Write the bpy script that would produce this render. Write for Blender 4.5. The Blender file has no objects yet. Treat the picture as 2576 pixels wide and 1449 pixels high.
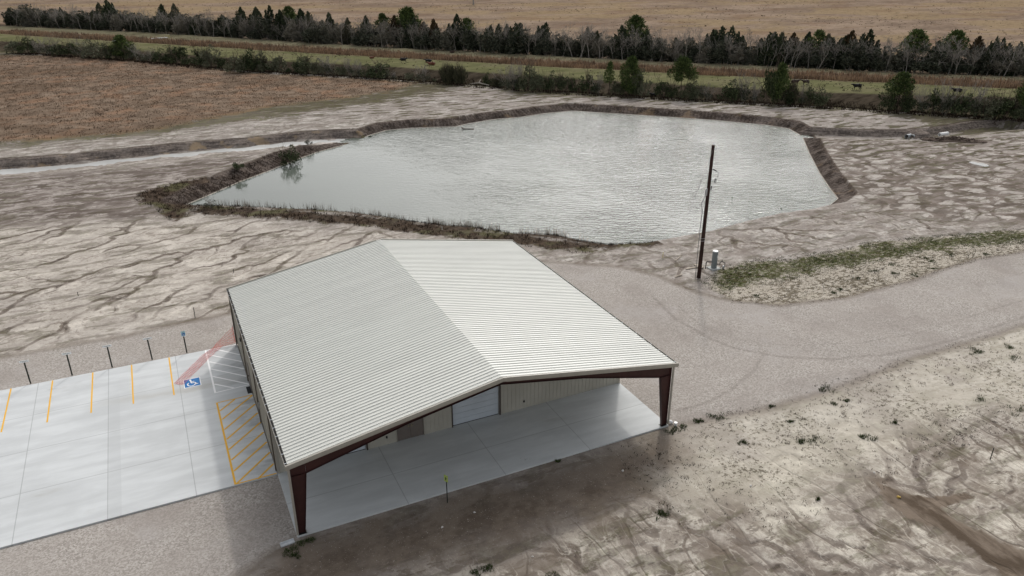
import bpy, math, random
import numpy as np
from mathutils import Vector, Matrix
R = math.radians
random.seed(7); rng = np.random.default_rng(11)
scene = bpy.context.scene
col = scene.collection
# ------------------------------------------------------------------ camera
CAM = np.array([-3.5369, -35.4563, 30.5435]); YAW, PITCH, ROLL, FPX = 0.4453, -0.4246, 0.0011, 1925.73
_cy, _sy, _cp, _sp = math.cos(YAW), math.sin(YAW), math.cos(PITCH), math.sin(PITCH)
FWD = np.array([_sy*_cp, _cy*_cp, _sp]); RGT = np.array([_cy, -_sy, 0.0]); UPV = np.cross(RGT, FWD)
cd = bpy.data.cameras.new('camera'); cam = bpy.data.objects.new('camera', cd); col.objects.link(cam)
cd.sensor_width = 36; cd.lens = 36*FPX/2576; cd.clip_start = .5; cd.clip_end = 9000
m3 = Matrix((RGT, UPV, -FWD)).transposed()
cam.matrix_world = Matrix.Translation(CAM.tolist()) @ m3.to_4x4() @ Matrix.Rotation(ROLL, 4, 'Z')
scene.camera = cam
# ------------------------------------------------------------------ light
SUN_EL, SUN_AZ = R(41.4), R(36.0)      # azimuth measured from +Y towards +X
w = bpy.data.worlds.new('World'); scene.world = w; w.use_nodes = True
nt = w.node_tree; nt.nodes.clear()
sky = nt.nodes.new('ShaderNodeTexSky'); sky.sky_type = 'NISHITA'; sky.sun_disc = False
sky.sun_elevation = SUN_EL; sky.sun_rotation = SUN_AZ; sky.dust_density = 4.0; sky.air_density = 1.0; sky.ozone_density = 1.0
hs = nt.nodes.new('ShaderNodeHueSaturation'); hs.inputs['Saturation'].default_value = .22
bg = nt.nodes.new('ShaderNodeBackground'); bg.inputs[1].default_value = 0.15
ow = nt.nodes.new('ShaderNodeOutputWorld')
nt.links.new(sky.outputs[0], hs.inputs['Color']); nt.links.new(hs.outputs[0], bg.inputs[0]); nt.links.new(bg.outputs[0], ow.inputs[0])
sd_ = bpy.data.lights.new('sun', 'SUN'); sd_.energy = 0.85; sd_.angle = R(2.4); sd_.color = (1, .965, .92)
sun = bpy.data.objects.new('sun', sd_); col.objects.link(sun)
sv = Vector((math.sin(SUN_AZ)*math.cos(SUN_EL), math.cos(SUN_AZ)*math.cos(SUN_EL), math.sin(SUN_EL)))
sun.rotation_euler = sv.to_track_quat('Z', 'Y').to_euler()
vs = scene.view_settings; vs.view_transform = 'Standard'; vs.look = 'None'; vs.exposure = 0.24; vs.gamma = 1
scene.render.engine = 'CYCLES'
scene.render.resolution_x = 1024; scene.render.resolution_y = 576

# ------------------------------------------------------------------ survey helpers
def G(u, v, z=0.0):
    d = FWD + RGT*(u-1288)/FPX - UPV*(v-724.5)/FPX
    p = CAM + (z-CAM[2])/d[2]*d
    return float(p[0]), float(p[1])
def HT(u, v, x, y):
    d = FWD + RGT*(u-1288)/FPX - UPV*(v-724.5)/FPX
    t = math.hypot(x-CAM[0], y-CAM[1])/math.hypot(d[0], d[1])
    return float(CAM[2] + t*d[2])
def PG(pts, z=0.0): return np.array([G(u, v, z) for u, v in pts])
def ss(x, a, b):
    t = np.clip((x-a)/(b-a), 0, 1); return t*t*(3-2*t)
def polyline(X, Y, P, closed=True):
    """distance to polyline, nearest segment index and parameter, inside flag, signed side"""
    n = len(P); best = np.full(X.shape, 1e9); bi = np.zeros(X.shape, int); bt = np.zeros(X.shape); side = np.zeros(X.shape)
    inside = np.zeros(X.shape, bool)
    for i in range(n if closed else n-1):
        ax, ay = P[i]; bx, by = P[(i+1) % n]; dx, dy = bx-ax, by-ay
        t = np.clip(((X-ax)*dx+(Y-ay)*dy)/(dx*dx+dy*dy+1e-9), 0, 1)
        d = np.hypot(X-ax-t*dx, Y-ay-t*dy)
        k = d < best; best[k] = d[k]; bi[k] = i; bt[k] = t[k]
        side[k] = np.sign(dx*(Y-ay)-dy*(X-ax))[k]
        if closed:
            c = ((ay > Y) != (by > Y)) & (X < (bx-ax)*(Y-ay)/(by-ay+1e-12)+ax)
            inside ^= c
    return best, bi, bt, inside, side
def sdf(X, Y, P):           # positive inside
    d, _, _, ins, _ = polyline(X, Y, P)
    return np.where(ins, d, -d)
_wv = [(rng.uniform(0, 6.28), rng.uniform(0, 6.28), rng.uniform(.7, 1.4)) for _ in range(10)]
def wob(X, Y, s):           # cheap smooth noise, about -1..1
    r = 0
    for i, (a, p, f) in enumerate(_wv):
        r = r + np.sin((X*math.cos(a)+Y*math.sin(a))*s*f*(1+.25*i)+p+1.3*np.sin(X*s*.37*f+p)+np.cos(Y*s*.41*f))
    return r/5.0

# lines of the levee country: t runs along them, d across
def TD(x, y): return x*.69-y*.72, x*.72+y*.69
TREE = ([-264, -207, -147, -96, -19, 42, 71, 120], [188.3, 189.5, 186.3, 182.8, 182.6, 184.7, 188.2, 196])
RTOP = ([-252, -139, -63, 1, 70, 120], [178.5, 175.8, 174.7, 176.4, 182.8, 190])
RBOT = ([-240, -131, -59, 2, 67, 120], [169.1, 165.5, 164.8, 165.4, 171.3, 178])
PBOT = ([-222, -161, -118, -77, -28, 13, 28, 66, 120], [155.7, 152.2, 149.2, 151.5, 150.0, 150.6, 152.1, 161.0, 168])
SHR = ([-197, -155, -131, -113, -90, -54, -33, 0, 27, 60, 120], [144.5, 144.5, 142, 140, 141.8, 141.5, 140, 141.3, 143.5, 143, 150])
def band(X, Y):
    t, d = TD(X, Y)
    L = [np.interp(t, *c) for c in (SHR, PBOT, RBOT, RTOP, TREE)]
    b = np.where(d < L[0], (d-L[0])/10, 0)
    for i in range(4):
        b = np.where((d >= L[i]) & (d < L[i+1]), i+(d-L[i])/(L[i+1]-L[i]), b)
    return np.where(d >= L[4], 4+(d-L[4])/10, b)
ZP = 1.5
WL = -1.2; W0 = 25.437
POND = PG([(460,520),(520,495),(600,460),(680,430),(740,405),(800,383),(860,367),(890,356),(929,341),(970,329),(1028,323),(1080,321),(1145,319),(1179,311),(1240,301),(1308,295),(1373,285),(1441,279),(1535,285),(1665,293),(1795,302),(1925,314),(1983,323),(2017,342),(2035,385),(2061,435),(2087,474),(2107,499),(2087,516),(2022,537),(1945,549),(1860,569),(1766,595),(1610,624),(1530,628),(1480,620),(1400,603),(1300,598),(1200,583),(1120,577),(1050,568),(980,556),(900,545),(800,538),(700,533),(600,528),(520,526)], WL)
_bw = [2.5,3,3.2,3.4,3.4,3.2,2.2,1.2,2.2,2.4,2.4,2.4,2.4,2.2,2.2,2.4,2.4,2.4,2.6,2.6,2.6,2.6,2.6,2.3,2.2,2.2,2.2,2.2,2.1,1.4,1.2,1.2,1.2,1.2,1.2,1.3,1.4,1.5,1.5,1.6,1.6,1.6,1.6,1.6,1.7,1.8,2.0]
BW = np.array(_bw)
PERIM = np.concatenate([[0], np.cumsum(np.hypot(*(np.roll(POND, -1, 0)-POND).T))])
STREAM = PG([(-200,450),(-60,437),(0,430),(86,425),(182,416),(300,403),(391,394),(513,381),(625,372),(671,367),(735,359),(800,354),(905,350)], WL+.05)
SDITCH = PG([(2000,341),(2100,345),(2200,348),(2280,348),(2365,343),(2450,328),(2600,314)], -1.2)

# --- drainage over the bare soil: rain run-off traced cell by cell over a rough height map
FX0, FY0, FD, FNX, FNY = -42.0, -28.0, .24, 634, 600
def vnoise(L, seed):
    r_ = np.random.default_rng(seed); n = int(max(FNX, FNY)*FD/L)+4; g = r_.uniform(-1, 1, (n, n))
    xx = np.arange(FNX)*FD/L; yy = np.arange(FNY)*FD/L; xi = xx.astype(int); yi = yy.astype(int); fx = xx-xi; fy = yy-yi; fx = fx*fx*(3-2*fx); fy = fy*fy*(3-2*fy)
    a = g[np.ix_(yi, xi)]; b = g[np.ix_(yi, xi+1)]; c = g[np.ix_(yi+1, xi)]; d = g[np.ix_(yi+1, xi+1)]
    return (a*(1-fx)+b*fx)*(1-fy[:, None])+(c*(1-fx)+d*fx)*fy[:, None]
def blur(a, n):
    for _ in range(n):
        p = np.pad(a, 1, 'edge'); a = (p[:-2, 1:-1]+p[2:, 1:-1]+p[1:-1, :-2]+p[1:-1, 2:]+4*p[1:-1, 1:-1])/8
    return a
def drainage():
    XX, YY = np.meshgrid(FX0+np.arange(FNX)*FD, FY0+np.arange(FNY)*FD)
    h = .9*vnoise(9.5, 1)+.42*vnoise(4.1, 2)+.24*vnoise(1.9, 3)+.13*vnoise(.9, 4)+.085*vnoise(.43, 5)+.05*vnoise(.21, 6)
    h += .16*YY*ss(YY, 6, -4) + .03*(XX-10)*ss(XX, 14, 30)*ss(YY, 22, 40) + .05*np.abs(YY-33)*(XX < 10)*ss(YY, 26, 30)
    import heapq; rj = (np.random.default_rng(4).uniform(0, .2, FNX*FNY)).tolist()
    hf = h.ravel().tolist(); W = FNX; N = len(hf); par = [-1]*N; done = bytearray(N); heap = []; order = []
    sink = polyline(XX, YY, POND)[3] | (polyline(XX, YY, STREAM, False)[0] < .8) | (polyline(XX, YY, np.array([[35.0, -14.0], [37.5, -30.0]]), False)[0] < .5)
    sink[0, :] = sink[-1, :] = sink[:, 0] = sink[:, -1] = True
    for i in np.flatnonzero(sink.ravel()).tolist(): done[i] = 1; heap.append((hf[i]-9, i))
    heapq.heapify(heap); nb = (-1, 1, -W, W, -W-1, -W+1, W-1, W+1); push, pop = heapq.heappush, heapq.heappop
    while heap:
        h0, i = pop(heap); order.append(i); c = i % W
        if c == 0 or c == W-1 or i < W or i >= N-W: continue
        for k in nb:
            j = i+k
            if not done[j]:
                done[j] = 1; par[j] = i; hj = hf[j]; push(heap, ((hj if hj > h0 else h0)+rj[j], j))
    acc = [1.0]*N
    for i in reversed(order):
        p = par[i]
        if p >= 0: acc[p] += acc[i]
    a = np.log2(np.array(acc).reshape(FNY, FNX)); a[sink] = 0
    line = blur(ss(a, 2.6, 7.4), 1); big = blur(ss(a, 5.8, 9.2), 5)
    return line, np.clip(big*2.4, 0, 1)
FLOW, DAMP = drainage()
def fsample(M, X, Y):
    u = np.clip((X-FX0)/FD, 0, FNX-1.001); v = np.clip((Y-FY0)/FD, 0, FNY-1.001); ui = u.astype(int); vi = v.astype(int); fu = u-ui; fv = v-vi
    r = (M[vi, ui]*(1-fu)+M[vi, ui+1]*fu)*(1-fv)+(M[vi+1, ui]*(1-fu)+M[vi+1, ui+1]*fu)*fv
    return r*ss(X, FX0, FX0+3)*ss(X, FX0+FNX*FD, FX0+FNX*FD-6)*ss(Y, FY0+FNY*FD, FY0+FNY*FD-8)
def height(X, Y):
    z = -.1 + .0*X
    d, bi, bt, ins, _ = polyline(X, Y, POND)
    sp = np.where(ins, -d, d)
    bw = BW[bi]*(1-bt)+BW[(bi+1) % len(BW)]*bt
    s = PERIM[bi]+bt*(PERIM[bi+1]-PERIM[bi])
    spw = sp + (.22*np.sin(s*1.9)+.42*np.sin(s*.53+1)+.3*np.sin(s*.231+2)+.12*np.sin(s*4.1)+.3*wob(X, Y, .9)+.18*wob(Y, X, 2.3))*ss(sp, .1, 1.4)*(bw > 2)
    q = np.clip(spw/bw, 0, 1)
    zb = WL + (-.1-WL)*(q**.85)
    zb = np.where(sp < 0, np.maximum(WL+sp*.45, -3.2), zb)
    # low spoil heap at the lip of the cut banks
    lip = np.exp(-((sp-bw-1.0)/1.0)**2)*.16*(bw > 2)*(.5+.5*wob(X, Y, .5))
    z = np.where(sp < bw, zb, z+lip)
    # gentle relief away from the building pad
    away = ss(np.maximum(np.abs(X-6)-24, np.abs(Y-14)-18), 0, 14)*ss(sp, bw, bw+4)
    t, dd = TD(X, Y)
    z = z + away*(.10*wob(X, Y, .16)+.05*wob(Y, X, .5))*(dd < 140)
    # stream ditch on the left: steep north bank, gentle south side
    ds, si, st, _, side = polyline(X, Y, STREAM, False)
    north = side > 0
    prof = np.where(north, ss(ds+.15*np.sin(X*1.3)+.1*np.sin(Y*2.9)+.5*wob(X, Y, .9), .5, 3.4), ss(ds+.9*wob(X, Y, .45)+.35*wob(Y, X, 1.7), .3, 9.5))
    zd = WL-.12 + (-.1+.12-WL)*prof
    zd = np.where(north & (ds > 1.9) & (ds < 2.8), zd*.93, zd)
    lim = (X < 34) 
    z = np.where(lim & (ds < np.where(north, 3.4, 9.5)) & (sp > 0), np.minimum(z, zd), z)
    # ditch on the right with the culverts
    ds2, _, _, _, side2 = polyline(X, Y, SDITCH, False)
    zr = -1.25 + 1.15*np.where(side2 > 0, ss(ds2+.12*np.sin(X*2.3), .5, 2.7), ss(ds2, .5, 6.5))
    plug = np.exp(-(((X-CP[0])**2+(Y-CP[1])**2)/4.5)**2)
    zr = np.minimum(zr + plug*1.3, -.08)
    z = np.where((ds2 < np.where(side2 > 0, 2.7, 6.5)) & (sp > 0), np.minimum(z, zr), z)
    # levee country
    b = band(X, Y)
    zl = np.interp(b, [-.3, 0, .25, .45, 1, 1.08, 2, 2.4, 2.7, 3, 4, 4.15, 4.6, 6, 12], [-.1, -.15, -.9, -.9, ZP-.1, ZP, ZP, ZP-.7, ZP-.7, ZP, ZP+.15, ZP-.1, .4, .2, 0])
    zl = zl + .12*wob(X, Y, .12)*(b > 1)
    z = np.where(b > -.3, zl, z)
    return z, sp, bw, s, ds, north, ds2, b, side2
_a = np.array(G(2287, 344, -.85)); _d = np.array(G(2365, 341, -.9))-np.array(G(2280, 342, -.9)); _d = _d/np.hypot(*_d); _f = _a-CAM[:2]; _f = _f/np.hypot(*_f); _x = _f*.55+_d*.83; CP = tuple(_a+_x/np.hypot(*_x)*2.5)


# ------------------------------------------------------------------ node helpers
class NT:
    def __init__(s, name, rough=.9, spec=.2):
        s.m = bpy.data.materials.new(name); s.m.use_nodes = True; s.t = s.m.node_tree; s.n = s.t.nodes
        s.b = s.n['Principled BSDF']; s.b.inputs['Roughness'].default_value = rough
        s.b.inputs['Specular IOR Level'].default_value = spec
    def L(s, a, b): s.t.links.new(a, b)
    def put(s, sock, v):
        if v is None: return
        if hasattr(v, 'is_linked') or hasattr(v, 'links'): s.L(v, sock)
        else:
            if isinstance(v, (tuple, list)) and len(v) == 3 and sock.type == 'RGBA': v = (*v, 1)
            sock.default_value = v
    def m_(s, op, a, b=None, c=None, clamp=False):
        n = s.n.new('ShaderNodeMath'); n.operation = op; n.use_clamp = clamp
        for i, v in enumerate((a, b, c)): s.put(n.inputs[i], v)
        return n.outputs[0]
    def add(s, a, b): return s.m_('ADD', a, b)
    def mul(s, a, b): return s.m_('MULTIPLY', a, b)
    def sub(s, a, b): return s.m_('SUBTRACT', a, b)
    def ss(s, v, a, b, o0=0.0, o1=1.0):
        n = s.n.new('ShaderNodeMapRange'); n.interpolation_type = 'SMOOTHSTEP'
        s.put(n.inputs[0], v); s.put(n.inputs[1], a); s.put(n.inputs[2], b); s.put(n.inputs[3], o0); s.put(n.inputs[4], o1)
        return n.outputs[0]
    def attr(s, name):
        n = s.n.new('ShaderNodeAttribute'); n.attribute_name = name; return n.outputs['Fac']
    def obj(s): return s.n.new('ShaderNodeTexCoord').outputs['Object']
    def geo(s): return s.n.new('ShaderNodeNewGeometry')
    def mp(s, v, sc=(1, 1, 1), rot=(0, 0, 0), loc=(0, 0, 0)):
        n = s.n.new('ShaderNodeMapping'); s.put(n.inputs[0], v); n.inputs['Scale'].default_value = sc
        n.inputs['Rotation'].default_value = rot; n.inputs['Location'].default_value = loc; return n.outputs[0]
    def noise(s, vec, sc, det=4, rough=.55, dist=0.0, color=False):
        n = s.n.new('ShaderNodeTexNoise'); s.put(n.inputs['Vector'], vec); n.inputs['Scale'].default_value = sc
        n.inputs['Detail'].default_value = det; n.inputs['Roughness'].default_value = rough; n.inputs['Distortion'].default_value = dist
        return n.outputs['Color' if color else 'Fac']
    def vor(s, vec, sc, feat='DISTANCE_TO_EDGE', rnd=1.0, out='Distance'):
        n = s.n.new('ShaderNodeTexVoronoi'); n.feature = feat; s.put(n.inputs['Vector'], vec); n.inputs['Scale'].default_value = sc
        n.inputs['Randomness'].default_value = rnd; return n.outputs[out]
    def warp(s, vec, sc, amt, det=3):
        c = s.noise(vec, sc, det, color=True)
        a = s.n.new('ShaderNodeVectorMath'); a.operation = 'SUBTRACT'; s.L(c, a.inputs[0]); a.inputs[1].default_value = (.5, .5, .5)
        b = s.n.new('ShaderNodeVectorMath'); b.operation = 'SCALE'; s.L(a.outputs[0], b.inputs[0]); b.inputs['Scale'].default_value = amt
        c2 = s.n.new('ShaderNodeVectorMath'); c2.operation = 'ADD'; s.put(c2.inputs[0], vec); s.L(b.outputs[0], c2.inputs[1]); return c2.outputs[0]
    def mix(s, f, a, b):
        n = s.n.new('ShaderNodeMix'); n.data_type = 'RGBA'; s.put(n.inputs[0], f); s.put(n.inputs[6], a); s.put(n.inputs[7], b); return n.outputs[2]
    def bump(s, h, st=.5, dist=.05, prev=None):
        n = s.n.new('ShaderNodeBump'); n.inputs['Strength'].default_value = st; n.inputs['Distance'].default_value = dist
        s.put(n.inputs['Height'], h)
        if prev: s.L(prev, n.inputs['Normal'])
        return n.outputs[0]
    def out(s, c=None, normal=None, rough=None):
        if c is not None: s.put(s.b.inputs['Base Color'], c)
        if normal is not None: s.L(normal, s.b.inputs['Normal'])
        if rough is not None: s.put(s.b.inputs['Roughness'], rough)
        return s.m
_mc = {}
def flat(name, c, rough=.6, spec=.3, var=.12, sc=3.0, metal=0.0):
    """plain paint or metal with faint dirt"""
    if name in _mc: return _mc[name]
    t = NT(name, rough, spec); v = t.noise(t.obj(), sc, 5, .65)
    t.b.inputs['Metallic'].default_value = metal
    c0 = tuple(x*(1-var) for x in c); c1 = tuple(min(1, x*(1+var)) for x in c)
    _mc[name] = t.out(t.mix(t.ss(v, .3, .7), c0, c1)); return _mc[name]

# ------------------------------------------------------------------ mesh helpers
def tag(o, label=None, cat=None, group=None, kind=None):
    if label: o['label'] = label
    if cat: o['category'] = cat
    if group: o['group'] = group
    if kind: o['kind'] = kind
    return o
def empty(name, loc, rz=0.0):
    o = bpy.data.objects.new(name, None); col.objects.link(o); o.location = loc; o.rotation_euler = (0, 0, rz); o.empty_display_size = .3; return o
def link(name, me, mat, parent=None, loc=None):
    o = bpy.data.objects.new(name, me); col.objects.link(o)
    if mat is not None: me.materials.append(mat)
    if parent: o.parent = parent
    if loc: o.location = loc
    return o
def np_mesh(name, V, F, k=3, smooth=False):
    me = bpy.data.meshes.new(name); V = np.asarray(V, np.float32); F = np.asarray(F, np.int32)
    me.vertices.add(len(V)); me.vertices.foreach_set('co', V.ravel())
    me.loops.add(F.size); me.loops.foreach_set('vertex_index', F.ravel())
    me.polygons.add(len(F)); me.polygons.foreach_set('loop_start', np.arange(0, F.size, k, dtype=np.int32))
    me.polygons.foreach_set('use_smooth', np.full(len(F), smooth))
    me.update(calc_edges=True); me.validate(); return me
class MB:
    def __init__(s): s.v = []; s.f = []
    def box(s, x0, x1, y0, y1, z0, z1):
        b = len(s.v); s.v += [(x, y, z) for z in (z0, z1) for x, y in ((x0, y0), (x1, y0), (x1, y1), (x0, y1))]
        s.f += [tuple(b+i for i in q) for q in ((3,2,1,0),(4,5,6,7),(0,1,5,4),(1,2,6,5),(2,3,7,6),(3,0,4,7))]; return s
    def prism(s, pts, a, b2, axis='y'):
        """outline pts (2-D) pushed from a to b2 along the axis"""
        b = len(s.v); n = len(pts)
        for q in (a, b2):
            for p in pts: s.v.append((p[0], q, p[1]) if axis == 'y' else (q, p[0], p[1]) if axis == 'x' else (p[0], p[1], q))
        s.f.append(tuple(b+i for i in range(n))[::-1]); s.f.append(tuple(b+n+i for i in range(n)))
        for i in range(n): j = (i+1) % n; s.f.append((b+i, b+j, b+n+j, b+n+i))
        return s
    def tube(s, pts, r, n=8, r1=None):
        pts = [Vector(p) for p in pts]; b = len(s.v); m = len(pts)
        for i, p in enumerate(pts):
            d = (pts[min(i+1, m-1)]-pts[max(i-1, 0)]).normalized()
            u = d.orthogonal().normalized() if i == 0 else (u - d*u.dot(d)).normalized(); w_ = d.cross(u)
            rr = r if r1 is None else r+(r1-r)*i/(m-1)
            for k in range(n):
                a = 2*math.pi*k/n; s.v.append(tuple(p+u*math.cos(a)*rr+w_*math.sin(a)*rr))
        for i in range(m-1):
            for k in range(n): k2 = (k+1) % n; s.f.append((b+i*n+k, b+i*n+k2, b+(i+1)*n+k2, b+(i+1)*n+k))
        s.f.append(tuple(b+k for k in range(n))[::-1]); s.f.append(tuple(b+(m-1)*n+k for k in range(n))); return s
    def quad(s, *p): b = len(s.v); s.v += [tuple(q) for q in p]; s.f.append(tuple(range(b, b+len(p)))); return s
    def build(s, name, mat, parent=None, smooth=False, bevel=0.0):
        me = bpy.data.meshes.new(name); me.from_pydata(s.v, [], s.f); me.update()
        if smooth: me.polygons.foreach_set('use_smooth', [True]*len(me.polygons))
        o = link(name, me, mat, parent)
        if bevel:
            md = o.modifiers.new('bevel', 'BEVEL'); md.width = bevel; md.segments = 2; md.limit_method = 'ANGLE'
        return o

# ------------------------------------------------------------------ GROUND
def axis(lo, hi, a, b, st, g=1.07):
    mid = list(np.arange(a, b, st)); o = []; x = a; q = st
    while x > lo: q *= g; x -= q; o.append(x)
    o = o[::-1]; x = mid[-1]; q = st; r = []
    while x < hi: q *= g if q < .42 or x > 135 and q < 3.0 or x > 520 else 1.0; x += q; r.append(x)
    return np.array(o+mid+r)
ax = axis(-2500, 4000, -26, 108, .24); ay = axis(-2500, 4000, -21, 66, .24, 1.03)
GX, GY = np.meshgrid(ax, ay); gx, gy = GX.ravel(), GY.ravel()
z, sp, bw, sper, dst, north, ds2, bd, side2 = height(gx, gy)
nx, ny = len(ax), len(ay)
idx = np.arange(nx*ny).reshape(ny, nx)
F = np.stack([idx[:-1, :-1], idx[:-1, 1:], idx[1:, 1:], idx[1:, :-1]], -1).reshape(-1, 4)
GRAV = np.vstack([PG([(0,900),(104,880),(208,860),(312,846),(391,825),(495,804),(581,786)]), [[6.0, 36.0], [20, 36.5]], PG([(1375,656),(1460,662),(1560,668),(1650,690),(1700,710),(1760,735),(1850,755),(1960,765),(2130,745),(2300,700),(2450,650),(2576,632)]), [[150.0, 4.0], [150.0, -14.0]], PG([(2576,815),(2450,855),(2300,895),(2150,960),(1950,1020),(1800,1050),(1700,1068)]), [[24.6, .35], [24.6, 5], [1, 5], [.6, -.2]], PG([(741,1360),(687,1384),(641,1421),(603,1449),(560,1500),(0,1900),(-300,1900),(-300,940)])])
gsd = sdf(gx, gy, GRAV); flo = fsample(FLOW, gx, gy); dmp = fsample(DAMP, gx, gy)
bare = ss(-gsd, .2, 1.5)*(bd < -.1)*ss(np.maximum(np.maximum(-gx-.5, gx-W0-.5), np.maximum(-gy-.8, gy-26)), 0, 1)
z = z-.055*flo*bare*ss(sp, bw, bw+1)
me = np_mesh('ground', np.stack([gx, gy, z], 1), F, 4, True)
def A(name, v):
    a = me.attributes.new(name, 'FLOAT', 'POINT'); a.data.foreach_set('value', np.asarray(v, np.float32))
t_, d_ = TD(gx, gy)
A('gravel', np.clip(gsd, -4, 4))
FIELD = PG([(-400,120),(-200,135),(0,139),(156,139),(338,150),(495,164),(586,180),(700,186),(820,192),(950,199),(1055,207),(1002,226),(897,242),(767,260),(671,271),(560,292),(469,312),(312,336),(182,346),(0,360),(-200,380),(-400,400)])
A('field', np.clip(sdf(gx, gy, FIELD), -8, 8))
OLIVE = PG([(-200,362),(0,352),(182,338),(312,328),(469,300),(671,262),(897,236),(1055,204),(1180,202),(1160,215),(1060,238),(900,262),(700,292),(560,312),(400,340),(200,356),(0,368),(-200,385)])
OL2 = PG([(1240,215),(1330,222),(1585,240),(1905,262),(2250,280),(2576,300),(2576,322),(2380,318),(2300,296),(2180,274),(1980,268),(1800,258),(1600,247),(1450,241),(1290,238)])
OL3 = PG([(-200,100),(0,100),(90,128),(40,140),(-100,137)])
A('olive', np.clip(np.maximum(np.maximum(sdf(gx, gy, OLIVE), sdf(gx, gy, OL2)), sdf(gx, gy, OL3)), -4, 4))
TURF = PG([(1765,712),(1810,670),(1870,655),(2000,650),(2200,606),(2400,586),(2600,570),(2600,628),(2450,652),(2300,702),(2130,747),(1960,768),(1850,757)])
TURFD = PG([(1770,715),(1800,675),(1870,655),(2000,645),(2200,608),(2400,588),(2600,572),(2600,605),(2400,622),(2200,652),(2030,690),(1900,712),(1830,735)])
A('turf', np.clip(sdf(gx, gy, TURF), -3, 3)); A('turfd', np.clip(sdf(gx, gy, TURFD), -4, 4))
SPECK = PG([(1690,1075),(1800,1052),(1950,1022),(2150,962),(2300,897),(2450,857),(2700,790),(2700,1040),(2500,1010),(2330,1060),(2150,1140),(2050,1220),(1900,1260),(1700,1240),(1560,1180),(1640,1110)])
A('speck', np.clip(sdf(gx, gy, SPECK), -5, 5))
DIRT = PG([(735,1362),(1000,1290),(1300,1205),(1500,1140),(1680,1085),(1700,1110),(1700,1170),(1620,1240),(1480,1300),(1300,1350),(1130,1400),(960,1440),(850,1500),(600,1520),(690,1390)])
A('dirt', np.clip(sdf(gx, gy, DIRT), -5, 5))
LOBE = PG([(2040,345),(2300,345),(2700,330),(2700,560),(2450,555),(2250,545),(2140,500),(2070,440)])
LOBL = PG([(-300,440),(0,440),(300,425),(500,400),(640,380),(600,425),(450,470),(380,500),(430,545),(250,560),(-300,580)])
A('lobe', np.clip(sdf(gx, gy, LOBE), -6, 6)); A('wetl', np.clip(sdf(gx, gy, LOBL), -6, 6))
RILL = PG([(1560,1250),(1900,1150),(2200,1060),(2700,980),(2700,1700),(900,1700),(1050,1430),(1300,1370)])
A('rill', np.clip(sdf(gx, gy, RILL), -5, 5))
WASH = PG([(2205,1208),(2240,1225),(2280,1238),(2330,1248),(2420,1235),(2450,1245),(2400,1262),(2370,1275),(2400,1300),(2470,1335),(2530,1370),(2600,1390),(2700,1500),(2560,1480),(2500,1420),(2430,1370),(2350,1320),(2280,1290),(2230,1250)])
A('wash', np.clip(sdf(gx, gy, WASH), -3, 3))
WEED = PG([(340,495),(420,465),(520,450),(600,425),(690,385),(720,368),(790,362),(880,350),(895,356),(740,410),(600,462),(470,518),(520,540),(700,548),(900,562),(1060,582),(1150,590),(1300,608),(1480,628),(1480,618),(1100,570),(700,525),(480,530),(560,560),(450,555),(400,530),(350,505)])
WE2 = PG([(335,492),(430,460),(560,440),(690,384),(790,360),(890,350),(890,372),(600,475),(470,530),(600,542),(900,566),(1100,592),(1300,614),(1480,634),(1500,615),(1100,560),(520,512),(440,552),(380,520)])
A('weed', np.clip(np.maximum(sdf(gx, gy, WE2), np.where((bw < 2.05) & (gx < 46), 1.6-np.abs(sp-.6), -4)), -4, 4))
A('bank', np.clip(1-sp/np.maximum(bw, .1), -1, 2)); A('bwid', bw)
A('sper', sper)
A('dit', np.where((gx < 34) & (sp > .3), np.where(north, dst, -dst), 20)); _pl = np.exp(-(((gx-CP[0])**2+(gy-CP[1])**2)/4.5)**2); A('dit2', np.where(_pl > .15, 1.6, np.where(sp > .3, np.where(side2 > 0, ds2, -ds2), 20)))
A('band', np.clip(bd, -5, 40))
# the big cream flat beside the building and the pink grey ground further off
WARM = PG([(-300,520),(150,560),(450,545),(900,580),(1300,620),(1300,700),(600,780),(0,900),(-300,950)])
A('warm', np.clip(sdf(gx, gy, WARM), -8, 8))
VZ = PG([(1480,640),(1700,612),(1900,565),(2050,545),(2150,505),(2700,560),(2700,575),(2200,600),(1850,655),(1740,700),(1560,655)])
A('vz', np.clip(sdf(gx, gy, VZ), -6, 6))

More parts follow.
